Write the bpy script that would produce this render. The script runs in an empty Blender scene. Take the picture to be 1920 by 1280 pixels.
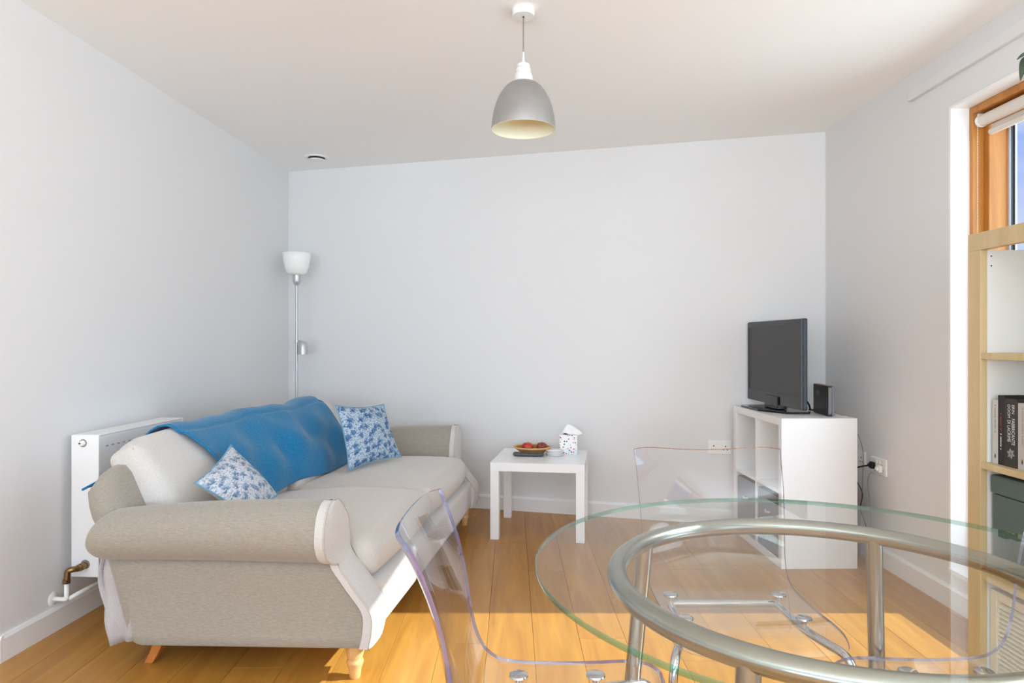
import bpy, bmesh, math, random
from mathutils import Vector, Matrix
random.seed(7)
PI = math.pi
scene = bpy.context.scene
COL = scene.collection

# ------------------------------------------------------------------ camera
EYE = 1.157
cam_data = bpy.data.cameras.new('camera')
cam_data.sensor_width = 36.0
cam_data.lens = 24.0                       # 1280 px focal length in a 1920 px frame
cam_data.clip_start = 0.02
cam = bpy.data.objects.new('camera', cam_data)
cam.location = (0, 0, EYE)
cam.rotation_euler = (PI / 2, 0, 0)
COL.objects.link(cam)
scene.camera = cam

# ------------------------------------------------------------------ exposure
scene.view_settings.view_transform = 'Standard'
scene.view_settings.look = 'None'
scene.view_settings.exposure = 0.10
scene.view_settings.gamma = 1.0
scene.view_settings.use_curve_mapping = False
cy = scene.cycles
cy.max_bounces = 14
cy.diffuse_bounces = 8
cy.glossy_bounces = 6
cy.transmission_bounces = 8
cy.transparent_max_bounces = 32
cy.caustics_reflective = False
cy.caustics_refractive = False
cy.sample_clamp_indirect = 6.0
cy.use_denoising = True

# ------------------------------------------------------------------ world: blue sky with light clouds
world = bpy.data.worlds.new('sky')
scene.world = world
world.use_nodes = True
wn, wl = world.node_tree.nodes, world.node_tree.links
wn.clear()
w_out = wn.new('ShaderNodeOutputWorld')
w_bg = wn.new('ShaderNodeBackground')
w_bg.inputs['Strength'].default_value = 1.0
w_tc = wn.new('ShaderNodeTexCoord')
w_sep = wn.new('ShaderNodeSeparateXYZ')
w_ramp = wn.new('ShaderNodeValToRGB')
w_ramp.color_ramp.elements[0].position = 0.0
w_ramp.color_ramp.elements[0].color = (0.50, 0.55, 0.58, 1)
w_ramp.color_ramp.elements[1].position = 0.62
w_ramp.color_ramp.elements[1].color = (0.16, 0.33, 0.95, 1)
e = w_ramp.color_ramp.elements.new(0.04); e.color = (0.66, 0.80, 1.0, 1)
e = w_ramp.color_ramp.elements.new(0.30); e.color = (0.20, 0.40, 1.0, 1)
w_map = wn.new('ShaderNodeMapping')
w_map.inputs['Scale'].default_value = (1.4, 1.4, 6.0)
w_noise = wn.new('ShaderNodeTexNoise')
w_noise.inputs['Scale'].default_value = 2.2
w_noise.inputs['Detail'].default_value = 6
w_cr = wn.new('ShaderNodeValToRGB')
w_cr.color_ramp.elements[0].position = 0.55
w_cr.color_ramp.elements[1].position = 0.80
w_mix = wn.new('ShaderNodeMixRGB')
w_mix.inputs['Color2'].default_value = (0.85, 0.86, 0.95, 1)
wl.new(w_tc.outputs['Generated'], w_sep.inputs[0])
wl.new(w_sep.outputs['Z'], w_ramp.inputs[0])
wl.new(w_tc.outputs['Generated'], w_map.inputs[0])
wl.new(w_map.outputs[0], w_noise.inputs['Vector'])
wl.new(w_noise.outputs[0], w_cr.inputs[0])
wl.new(w_cr.outputs[0], w_mix.inputs[0])
wl.new(w_ramp.outputs[0], w_mix.inputs['Color1'])
wl.new(w_mix.outputs[0], w_bg.inputs[0])
wl.new(w_bg.outputs[0], w_out.inputs[0])

# ------------------------------------------------------------------ sun
SUN_TAN, SUN_SLOPE = 0.70, 0.0
sd = bpy.data.lights.new('sun', 'SUN')
sd.energy = 8.8
sd.angle = math.radians(0.6)
sd.color = (0.94, 1.0, 0.97)
sun = bpy.data.objects.new('sun', sd)
sun.location = (8, 3, 6)
sun.rotation_euler = Vector((-1.0, -SUN_SLOPE, -SUN_TAN)).to_track_quat('-Z', 'Y').to_euler()
COL.objects.link(sun)

# ------------------------------------------------------------------ added fill lamps behind the camera, plus daylight for the tall window
def area(name, loc, direction, sx, sy, power, color=(1, 1, 1)):
    d = bpy.data.lights.new(name, 'AREA')
    d.shape = 'RECTANGLE'
    d.size, d.size_y = sx, sy
    d.energy = power
    d.color = color
    o = bpy.data.objects.new(name, d)
    o.location = loc
    o.rotation_euler = Vector(direction).to_track_quat('-Z', 'Y').to_euler()
    COL.objects.link(o)
    return o
COOL_TINT = (0.72, 0.87, 1.0)
area('fill_rear', (-0.6, -3.10, 1.25), (0, 1, 2.20), 4.0, 2.1, 370, (0.70, 0.86, 1.0))  # added fill, aimed upward to brighten the ceiling
area('fill_side', (2.30, -1.15, 1.25), (-1, 0.25, 1.20), 2.3, 2.0, 85, COOL_TINT)  # added fill from the unseen right side, tilted at the ceiling
area('daylight_tall_window', (2.70, 1.70, 1.25), (-1, 0, 0.0), 2.4, 2.3, 66, COOL_TINT)

# ================================================================== materials
def lin(c):
    return tuple(((v / 255) / 12.92 if v / 255 <= 0.04045 else ((v / 255 + 0.055) / 1.055) ** 2.4) for v in c)

def new_mat(name):
    m = bpy.data.materials.new(name)
    m.use_nodes = True
    nt = m.node_tree
    b = nt.nodes['Principled BSDF']
    return m, nt, b

def plain(name, rgb, rough=0.5, metal=0.0, spec=0.5, noise=0.0, nscale=20.0, bump=0.0, bscale=200.0, sheen=0.0):
    m, nt, b = new_mat(name)
    c = lin(rgb)
    b.inputs['Roughness'].default_value = rough
    b.inputs['Metallic'].default_value = metal
    b.inputs['Specular IOR Level'].default_value = spec
    tc = nt.nodes.new('ShaderNodeTexCoord')
    n = nt.nodes.new('ShaderNodeTexNoise')
    n.inputs['Scale'].default_value = nscale
    n.inputs['Detail'].default_value = 4
    nt.links.new(tc.outputs['Object'], n.inputs['Vector'])
    mx = nt.nodes.new('ShaderNodeMixRGB')
    mx.inputs['Color1'].default_value = tuple(max(0, v * (1 - noise)) for v in c) + (1,)
    mx.inputs['Color2'].default_value = tuple(min(1, v * (1 + noise)) for v in c) + (1,)
    nt.links.new(n.outputs[0], mx.inputs[0])
    nt.links.new(mx.outputs[0], b.inputs['Base Color'])
    if sheen:
        b.inputs['Sheen Weight'].default_value = sheen
    if bump:
        n2 = nt.nodes.new('ShaderNodeTexNoise')
        n2.inputs['Scale'].default_value = bscale
        nt.links.new(tc.outputs['Object'], n2.inputs['Vector'])
        bp = nt.nodes.new('ShaderNodeBump')
        bp.inputs['Strength'].default_value = bump
        bp.inputs['Distance'].default_value = 0.002
        nt.links.new(n2.outputs[0], bp.inputs['Height'])
        nt.links.new(bp.outputs[0], b.inputs['Normal'])
    return m

def clear(name, tint, f0=0.04, rough=0.0, power=5.0, body=None, body_fac=0.0):
    """sheet glass / clear plastic: lets light straight through, mirrors more at grazing angles"""
    m = bpy.data.materials.new(name)
    m.use_nodes = True
    nt = m.node_tree
    nt.nodes.clear()
    out = nt.nodes.new('ShaderNodeOutputMaterial')
    tr = nt.nodes.new('ShaderNodeBsdfTransparent')
    tr.inputs[0].default_value = tuple(tint) + (1,)
    gl = nt.nodes.new('ShaderNodeBsdfGlossy')
    gl.inputs['Roughness'].default_value = rough
    lw = nt.nodes.new('ShaderNodeLayerWeight')
    lw.inputs[0].default_value = 0.5
    pw = nt.nodes.new('ShaderNodeMath'); pw.operation = 'POWER'
    pw.inputs[1].default_value = power
    ml = nt.nodes.new('ShaderNodeMath'); ml.operation = 'MULTIPLY_ADD'
    ml.inputs[1].default_value = 1 - f0
    ml.inputs[2].default_value = f0
    mx = nt.nodes.new('ShaderNodeMixShader')
    nt.links.new(lw.outputs['Facing'], pw.inputs[0])
    nt.links.new(pw.outputs[0], ml.inputs[0])
    nt.links.new(ml.outputs[0], mx.inputs[0])
    first = tr
    if body is not None:
        df = nt.nodes.new('ShaderNodeBsdfDiffuse')
        df.inputs[0].default_value = tuple(body) + (1,)
        m2 = nt.nodes.new('ShaderNodeMixShader')
        m2.inputs[0].default_value = body_fac
        nt.links.new(tr.outputs[0], m2.inputs[1])
        nt.links.new(df.outputs[0], m2.inputs[2])
        first = m2
    nt.links.new(first.outputs[0], mx.inputs[1])
    nt.links.new(gl.outputs[0], mx.inputs[2])
    nt.links.new(mx.outputs[0], out.inputs[0])
    return m

def wood(name, dark, light, axis='Y', scale=1.0, rough=0.4, per_object=0.0, knots=False):
    m, nt, b = new_mat(name)
    N, L = nt.nodes, nt.links
    tc = N.new('ShaderNodeTexCoord')
    mp = N.new('ShaderNodeMapping')
    s = {'X': (1.2, 14, 14), 'Y': (14, 1.2, 14), 'Z': (14, 14, 1.2)}[axis]
    mp.inputs['Scale'].default_value = tuple(v * scale for v in s)
    oi = N.new('ShaderNodeObjectInfo')
    va = N.new('ShaderNodeVectorMath'); va.operation = 'ADD'
    sc = N.new('ShaderNodeVectorMath'); sc.operation = 'SCALE'
    cb = N.new('ShaderNodeCombineXYZ')
    for i in range(3):
        L.new(oi.outputs['Random'], cb.inputs[i])
    L.new(cb.outputs[0], sc.inputs[0]); sc.inputs['Scale'].default_value = 37.0
    L.new(tc.outputs['Object'], mp.inputs[0])
    L.new(mp.outputs[0], va.inputs[0]); L.new(sc.outputs[0], va.inputs[1])
    n1 = N.new('ShaderNodeTexNoise')
    n1.inputs['Scale'].default_value = 1.3
    n1.inputs['Detail'].default_value = 8
    n1.inputs['Roughness'].default_value = 0.62
    n1.inputs['Distortion'].default_value = 0.6
    L.new(va.outputs[0], n1.inputs['Vector'])
    rp = N.new('ShaderNodeValToRGB')
    rp.color_ramp.elements[0].position = 0.30
    rp.color_ramp.elements[1].position = 0.70
    rp.color_ramp.elements[0].color = lin(dark) + (1,)
    rp.color_ramp.elements[1].color = lin(light) + (1,)
    L.new(n1.outputs[0], rp.inputs[0])
    hs = N.new('ShaderNodeHueSaturation')
    mr = N.new('ShaderNodeMapRange')
    mr.inputs['To Min'].default_value = 1 - per_object
    mr.inputs['To Max'].default_value = 1 + per_object
    L.new(oi.outputs['Random'], mr.inputs[0])
    L.new(mr.outputs[0], hs.inputs['Value'])
    L.new(rp.outputs[0], hs.inputs['Color'])
    col = hs.outputs[0]
    if knots:
        mp2 = N.new('ShaderNodeMapping')
        mp2.inputs['Scale'].default_value = (5.0, 2.2, 5.0)
        L.new(tc.outputs['Object'], mp2.inputs[0])
        va2 = N.new('ShaderNodeVectorMath'); va2.operation = 'ADD'
        L.new(mp2.outputs[0], va2.inputs[0]); L.new(sc.outputs[0], va2.inputs[1])
        vo = N.new('ShaderNodeTexVoronoi')
        vo.inputs['Scale'].default_value = 0.55
        L.new(va2.outputs[0], vo.inputs['Vector'])
        kr = N.new('ShaderNodeValToRGB')
        kr.color_ramp.elements[0].position = 0.015
        kr.color_ramp.elements[0].color = (1, 1, 1, 1)
        kr.color_ramp.elements[1].position = 0.075
        kr.color_ramp.elements[1].color = (0, 0, 0, 1)
        L.new(vo.outputs['Distance'], kr.inputs[0])
        mk = N.new('ShaderNodeMixRGB')
        mk.inputs['Color2'].default_value = lin((105, 66, 30)) + (1,)
        L.new(kr.outputs[0], mk.inputs[0])
        L.new(col, mk.inputs['Color1'])
        col = mk.outputs[0]
    L.new(col, b.inputs['Base Color'])
    b.inputs['Roughness'].default_value = rough
    bp = N.new('ShaderNodeBump')
    bp.inputs['Strength'].default_value = 0.12
    bp.inputs['Distance'].default_value = 0.002
    L.new(n1.outputs[0], bp.inputs['Height'])
    L.new(bp.outputs[0], b.inputs['Normal'])
    return m

def weave(name, a, c, axis_scale=(60, 500, 500), bump=0.35, sheen=0.3):
    m, nt, b = new_mat(name)
    N, L = nt.nodes, nt.links
    tc = N.new('ShaderNodeTexCoord')
    outs = []
    for sc in (axis_scale, (axis_scale[1] * 0.9, axis_scale[0], axis_scale[2] * 0.9)):
        mp = N.new('ShaderNodeMapping'); mp.inputs['Scale'].default_value = sc
        n = N.new('ShaderNodeTexNoise'); n.inputs['Scale'].default_value = 1.0
        n.inputs['Detail'].default_value = 3
        L.new(tc.outputs['Object'], mp.inputs[0]); L.new(mp.outputs[0], n.inputs['Vector'])
        outs.append(n.outputs[0])
    ad = N.new('ShaderNodeMath'); ad.operation = 'ADD'
    L.new(outs[0], ad.inputs[0]); L.new(outs[1], ad.inputs[1])
    hf = N.new('ShaderNodeMath'); hf.operation = 'MULTIPLY'; hf.inputs[1].default_value = 0.5
    L.new(ad.outputs[0], hf.inputs[0])
    rp = N.new('ShaderNodeValToRGB')
    rp.color_ramp.elements[0].position = 0.34; rp.color_ramp.elements[0].color = lin(a) + (1,)
    rp.color_ramp.elements[1].position = 0.64; rp.color_ramp.elements[1].color = lin(c) + (1,)
    L.new(hf.outputs[0], rp.inputs[0]); L.new(rp.outputs[0], b.inputs['Base Color'])
    b.inputs['Roughness'].default_value = 0.92
    b.inputs['Specular IOR Level'].default_value = 0.2
    b.inputs['Sheen Weight'].default_value = sheen
    bp = N.new('ShaderNodeBump'); bp.inputs['Strength'].default_value = bump
    bp.inputs['Distance'].default_value = 0.0015
    L.new(hf.outputs[0], bp.inputs['Height']); L.new(bp.outputs[0], b.inputs['Normal'])
    return m

def floral(name, ground, petal, deep, shift):
    """printed cotton with blossoms, small berries and curling stems"""
    m, nt, b = new_mat(name)
    N, L = nt.nodes, nt.links
    uv = N.new('ShaderNodeUVMap')
    mp = N.new('ShaderNodeMapping'); mp.inputs['Location'].default_value = (shift, shift * 0.7, 0)
    L.new(uv.outputs[0], mp.inputs[0])
    nd = N.new('ShaderNodeTexNoise'); nd.inputs['Scale'].default_value = 26; nd.inputs['Detail'].default_value = 2
    L.new(mp.outputs[0], nd.inputs['Vector'])
    def spots(scale, lo, hi, dist, rnd):
        sc = N.new('ShaderNodeVectorMath'); sc.operation = 'SCALE'; sc.inputs['Scale'].default_value = dist
        ad = N.new('ShaderNodeVectorMath'); ad.operation = 'ADD'
        L.new(nd.outputs['Color'], sc.inputs[0]); L.new(mp.outputs[0], ad.inputs[0]); L.new(sc.outputs[0], ad.inputs[1])
        v = N.new('ShaderNodeTexVoronoi'); v.voronoi_dimensions = '2D'
        v.inputs['Scale'].default_value = scale; v.inputs['Randomness'].default_value = rnd
        L.new(ad.outputs[0], v.inputs['Vector'])
        r = N.new('ShaderNodeValToRGB')
        r.color_ramp.elements[0].position = lo; r.color_ramp.elements[0].color = (1, 1, 1, 1)
        r.color_ramp.elements[1].position = hi; r.color_ramp.elements[1].color = (0, 0, 0, 1)
        L.new(v.outputs['Distance'], r.inputs[0])
        return r.outputs[0]
    def over(base, fac, col):
        mx = N.new('ShaderNodeMixRGB')
        if isinstance(base, tuple): mx.inputs['Color1'].default_value = lin(base) + (1,)
        else: L.new(base, mx.inputs['Color1'])
        mx.inputs['Color2'].default_value = lin(col) + (1,)
        L.new(fac, mx.inputs[0])
        return mx.outputs[0]
    ns = N.new('ShaderNodeTexNoise'); ns.inputs['Scale'].default_value = 15; ns.inputs['Detail'].default_value = 2
    ns.inputs['Distortion'].default_value = 2.5
    L.new(mp.outputs[0], ns.inputs['Vector'])
    k = N.new('ShaderNodeMath'); k.operation = 'MULTIPLY'; k.inputs[1].default_value = 9
    L.new(ns.outputs[0], k.inputs[0])
    fr = N.new('ShaderNodeMath'); fr.operation = 'PINGPONG'; fr.inputs[1].default_value = 0.5
    L.new(k.outputs[0], fr.inputs[0])
    st = N.new('ShaderNodeValToRGB')
    st.color_ramp.elements[0].position = 0.05; st.color_ramp.elements[0].color = (0.8, 0.8, 0.8, 1)
    st.color_ramp.elements[1].position = 0.22; st.color_ramp.elements[1].color = (0, 0, 0, 1)
    L.new(fr.outputs[0], st.inputs[0])
    c = over(ground, st.outputs[0], petal)
    c = over(c, spots(24, 0.10, 0.30, 0.05, 1.0), petal)
    c = over(c, spots(7.5, 0.20, 0.42, 0.16, 0.85), petal)
    c = over(c, spots(7.5, 0.06, 0.26, 0.20, 0.85), deep)
    c = over(c, spots(34, 0.06, 0.24, 0.05, 1.0), petal)
    L.new(c, b.inputs['Base Color'])
    b.inputs['Roughness'].default_value = 0.85
    b.inputs['Specular IOR Level'].default_value = 0.2
    return m

M = {}
M['wall'] = plain('wall_paint', (227, 227, 227), 0.75, noise=0.012, nscale=1.5, bump=0.05, bscale=260, spec=0.25)
M['ceiling'] = plain('ceiling_paint', (247, 247, 246), 0.85, noise=0.006, nscale=1.2, spec=0.2)
M['gloss_white'] = plain('white_gloss_paint', (238, 238, 237), 0.28, noise=0.01, nscale=5)
M['reveal'] = plain('reveal_white', (244, 244, 244), 0.5, noise=0.006)
M['subfloor'] = plain('subfloor', (58, 38, 20), 0.9, noise=0.2)
M['oak'] = wood('oak_plank', (160, 108, 44), (190, 138, 62), 'Y', 1.0, 0.36, 0.07, True)
M['frame_wood'] = wood('window_pine', (170, 106, 40), (206, 142, 68), 'Z', 1.0, 0.45, 0.03)
M['pine_leg'] = wood('pine_leg', (214, 160, 98), (234, 190, 130), 'Z', 2.0, 0.4)
M['rear_leg'] = wood('stained_leg', (170, 100, 44), (200, 130, 66), 'Z', 2.0, 0.4)
M['birch'] = wood('bookcase_birch', (193, 170, 126), (212, 192, 150), 'Z', 0.7, 0.5, 0.03)
M['panel_white'] = plain('bookcase_inner_white', (226, 226, 222), 0.45, noise=0.01)
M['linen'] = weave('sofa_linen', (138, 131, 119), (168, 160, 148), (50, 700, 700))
M['linen_pale'] = weave('sofa_cushion_linen', (190, 185, 179), (212, 208, 203), (320, 420, 420), 0.25)
M['seat_linen'] = weave('sofa_seat_linen', (186, 178, 168), (207, 200, 191), (320, 420, 420), 0.2)
M['skirt'] = weave('sofa_skirt_linen', (170, 165, 164), (190, 186, 184), (320, 420, 420), 0.2)
M['piping'] = plain('sofa_piping', (188, 180, 172), 0.9, noise=0.05, nscale=300)
M['throw'] = weave('throw_fleece', (14, 96, 142), (40, 128, 172), (160, 180, 180), 0.4, 0.25)
M['throw_dark'] = M['throw']
M['floral_blue'] = floral('floral_blue_cotton', (192, 204, 210), (84, 120, 156), (48, 74, 128), 0.0)
M['floral_pale'] = floral('floral_pale_cotton', (218, 217, 217), (128, 150, 174), (84, 102, 134), 3.1)
M['cushion_back'] = plain('cushion_reverse', (214, 208, 198), 0.9, noise=0.03, nscale=60, bump=0.2)
M['cushion_piping'] = plain('cushion_piping_blue', (112, 160, 186), 0.8, noise=0.06, nscale=80)
M['lacquer'] = plain('white_lacquer', (240, 240, 240), 0.22, noise=0.006)
M['foil'] = plain('white_foil', (238, 238, 237), 0.38, noise=0.008)
M['radiator'] = plain('radiator_enamel', (236, 236, 235), 0.33, noise=0.008)
M['slot'] = plain('radiator_slot', (150, 150, 150), 0.6)
M['brass'] = plain('old_brass', (150, 120, 84), 0.38, 1.0, noise=0.25, nscale=120)
M['white_plastic'] = plain('white_plastic', (240, 240, 238), 0.3, noise=0.01)
M['chrome'] = plain('satin_chrome', (205, 205, 206), 0.13, 1.0, noise=0.02)
M['tube_grey'] = plain('silver_tube', (168, 168, 162), 0.22, 1.0, noise=0.02)
M['steel'] = plain('brushed_steel', (172, 172, 172), 0.36, 1.0, noise=0.10, nscale=60, bump=0.05)
M['shade_out'] = plain('brushed_shade', (178, 178, 178), 0.42, 0.85, noise=0.16, nscale=9, bump=0.06)
M['shade_in'] = plain('cream_enamel', (238, 236, 214), 0.5, noise=0.01)
M['concrete'] = plain('white_ceramic_cap', (226, 226, 224), 0.6, noise=0.03)
M['opal'] = plain('opal_glass', (245, 245, 243), 0.25, noise=0.005)
M['silver'] = plain('silver_paint', (196, 196, 198), 0.35, 0.6, noise=0.03)
M['black'] = plain('black_plastic', (20, 20, 21), 0.36, noise=0.1)
M['black_gloss'] = plain('black_gloss', (14, 14, 15), 0.12, noise=0.1)
M['screen'] = plain('tv_screen', (40, 40, 41), 0.36, noise=0.02, nscale=3)
M['grey_plastic'] = plain('grey_plastic', (112, 112, 116), 0.4, noise=0.05)
M['hub'] = plain('router_brown_black', (58, 50, 47), 0.3, noise=0.12, nscale=6)
M['hub_side'] = plain('router_side_grey', (120, 120, 126), 0.4, noise=0.05)
M['print_white'] = plain('print_white', (222, 220, 216), 0.5)
M['print_grey'] = plain('print_grey', (150, 150, 150), 0.5)
M['print_red'] = plain('print_red', (170, 70, 52), 0.5)
M['print_dark'] = plain('print_dark', (70, 70, 72), 0.5)
M['cable_black'] = plain('cable_black', (26, 22, 20), 0.5)
M['cable_grey'] = plain('cable_grey', (140, 134, 126), 0.5)
M['felt'] = plain('grey_felt', (128, 129, 131), 0.95, noise=0.18, nscale=90, bump=0.3)
M['felt_dark'] = plain('box_lining', (40, 38, 36), 0.9)
M['green_box'] = plain('green_grey_fabric', (88, 106, 102), 0.85, noise=0.07, nscale=70, bump=0.15)
M['cream'] = plain('cream_paint', (226, 218, 196), 0.5, noise=0.02)
M['book_grey'] = plain('book_grey', (196, 198, 196), 0.55, noise=0.03)
M['book_black'] = plain('book_black', (32, 31, 34), 0.4, noise=0.1)
M['book_dark'] = plain('book_charcoal', (48, 45, 43), 0.4, noise=0.25, nscale=25)
M['book_taupe'] = plain('book_taupe', (186, 180, 174), 0.55, noise=0.03)
M['paper'] = plain('book_pages', (228, 220, 200), 0.9, noise=0.05, nscale=300)
M['wicker'] = plain('wicker', (176, 122, 62), 0.7, noise=0.35, nscale=140, bump=0.6, bscale=160)
M['wicker_rim'] = plain('wicker_rim', (206, 166, 112), 0.7, noise=0.25, nscale=120, bump=0.4, bscale=160)
M['remote'] = plain('remote_charcoal', (66, 66, 68), 0.45, noise=0.06)
M['tissue'] = plain('tissue_paper', (246, 246, 246), 0.9, noise=0.01)
M['blind'] = plain('blind_fabric', (222, 214, 204), 0.7, noise=0.02)
M['leaf'] = plain('leaf_green', (60, 70, 54), 0.55, noise=0.25, nscale=25)
M['pot'] = plain('plant_pot', (232, 230, 226), 0.4, noise=0.02)
M['soil'] = plain('potting_soil', (60, 44, 32), 0.95, noise=0.4, nscale=80)
M['aluminium'] = plain('sash_aluminium', (188, 196, 208), 0.45, 0.0, noise=0.03)
M['gasket'] = plain('rubber_gasket', (60, 62, 66), 0.6)
M['glass_pane'] = clear('window_glass', (0.97, 0.98, 0.98), 0.04)
M['glass_top'] = clear('table_glass', (0.955, 0.965, 0.93), 0.04, 0.0, 5.0)
M['glass_under'] = clear('table_glass_underside', (0.985, 0.99, 0.98), 0.0, 0.0, 14.0)
M['glass_edge'] = clear('table_glass_edge', (0.42, 0.68, 0.56), 0.08, 0.03, 3.5, lin((92, 150, 124)), 0.22)
M['acrylic'] = clear('clear_polycarbonate', (0.982, 0.982, 0.988), 0.035, 0.012, 3.6)
M['acrylic_edge'] = clear('polycarbonate_edge', (0.36, 0.36, 0.60), 0.20, 0.03, 2.5, lin((118, 114, 172)), 0.42)

def apple_mat(name, a, c, seed):
    m, nt, b = new_mat(name)
    N, L = nt.nodes, nt.links
    tc = N.new('ShaderNodeTexCoord')
    mp = N.new('ShaderNodeMapping'); mp.inputs['Location'].default_value = (seed, seed, 0)
    mp.inputs['Scale'].default_value = (60, 60, 14)
    n = N.new('ShaderNodeTexNoise'); n.inputs['Scale'].default_value = 0.7; n.inputs['Detail'].default_value = 5
    L.new(tc.outputs['Object'], mp.inputs[0]); L.new(mp.outputs[0], n.inputs['Vector'])
    r = N.new('ShaderNodeValToRGB')
    r.color_ramp.elements[0].position = 0.4; r.color_ramp.elements[0].color = lin(a) + (1,)
    r.color_ramp.elements[1].position = 0.75; r.color_ramp.elements[1].color = lin(c) + (1,)
    L.new(n.outputs[0], r.inputs[0]); L.new(r.outputs[0], b.inputs['Base Color'])
    b.inputs['Roughness'].default_value = 0.3
    return m
M['apple_red'] = apple_mat('apple_bright_red', (168, 24, 20), (206, 74, 44), 1.0)
M['apple_dull'] = apple_mat('apple_russet_red', (120, 34, 28), (176, 116, 78), 4.0)

def dots_mat(name):
    """tissue carton print: scattered dots, a pale meadow along the foot"""
    m, nt, b = new_mat(name)
    N, L = nt.nodes, nt.links
    tc = N.new('ShaderNodeTexCoord')
    v = N.new('ShaderNodeTexVoronoi'); v.inputs['Scale'].default_value = 62
    L.new(tc.outputs['Object'], v.inputs['Vector'])
    r = N.new('ShaderNodeValToRGB')
    r.color_ramp.elements[0].position = 0.24; r.color_ramp.elements[0].color = (1, 1, 1, 1)
    r.color_ramp.elements[1].position = 0.32; r.color_ramp.elements[1].color = (0, 0, 0, 1)
    L.new(v.outputs['Distance'], r.inputs[0])
    hs = N.new('ShaderNodeSeparateColor')
    L.new(v.outputs['Color'], hs.inputs[0])
    cr = N.new('ShaderNodeValToRGB'); cr.color_ramp.interpolation = 'CONSTANT'
    cr.color_ramp.elements[0].color = lin((190, 50, 70)) + (1,)
    cr.color_ramp.elements[1].position = 0.4; cr.color_ramp.elements[1].color = lin((70, 70, 84)) + (1,)
    e2 = cr.color_ramp.elements.new(0.7); e2.color = lin((214, 150, 160)) + (1,)
    L.new(hs.outputs[0], cr.inputs[0])
    sp = N.new('ShaderNodeSeparateXYZ'); L.new(tc.outputs['Object'], sp.inputs[0])
    g = N.new('ShaderNodeMapRange'); g.inputs['From Min'].default_value = 0.0; g.inputs['From Max'].default_value = 0.055
    g.inputs['To Min'].default_value = 0.75; g.inputs['To Max'].default_value = 0.0
    L.new(sp.outputs['Z'], g.inputs[0])
    nz = N.new('ShaderNodeTexNoise'); nz.inputs['Scale'].default_value = 60
    L.new(tc.outputs['Object'], nz.inputs['Vector'])
    gm = N.new('ShaderNodeMath'); gm.operation = 'MULTIPLY'
    L.new(g.outputs[0], gm.inputs[0]); L.new(nz.outputs[0], gm.inputs[1])
    base = N.new('ShaderNodeMixRGB')
    base.inputs['Color1'].default_value = lin((240, 240, 238)) + (1,)
    base.inputs['Color2'].default_value = lin((120, 175, 180)) + (1,)
    L.new(gm.outputs[0], base.inputs[0])
    mx = N.new('ShaderNodeMixRGB')
    L.new(r.outputs[0], mx.inputs[0]); L.new(base.outputs[0], mx.inputs['Color1']); L.new(cr.outputs[0], mx.inputs['Color2'])
    L.new(mx.outputs[0], b.inputs['Base Color'])
    b.inputs['Roughness'].default_value = 0.5
    return m
M['tissue_box'] = dots_mat('tissue_carton_print')

# ================================================================== helpers
def thing(name, label, cat, loc=(0, 0, 0), rotz=0.0, group=None):
    o = bpy.data.objects.new(name, None)
    o.empty_display_size = 0.05
    o.location = loc
    o.rotation_euler = (0, 0, rotz)
    o['label'] = label
    o['category'] = cat
    if group:
        o['group'] = group
    COL.objects.link(o)
    return o

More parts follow.
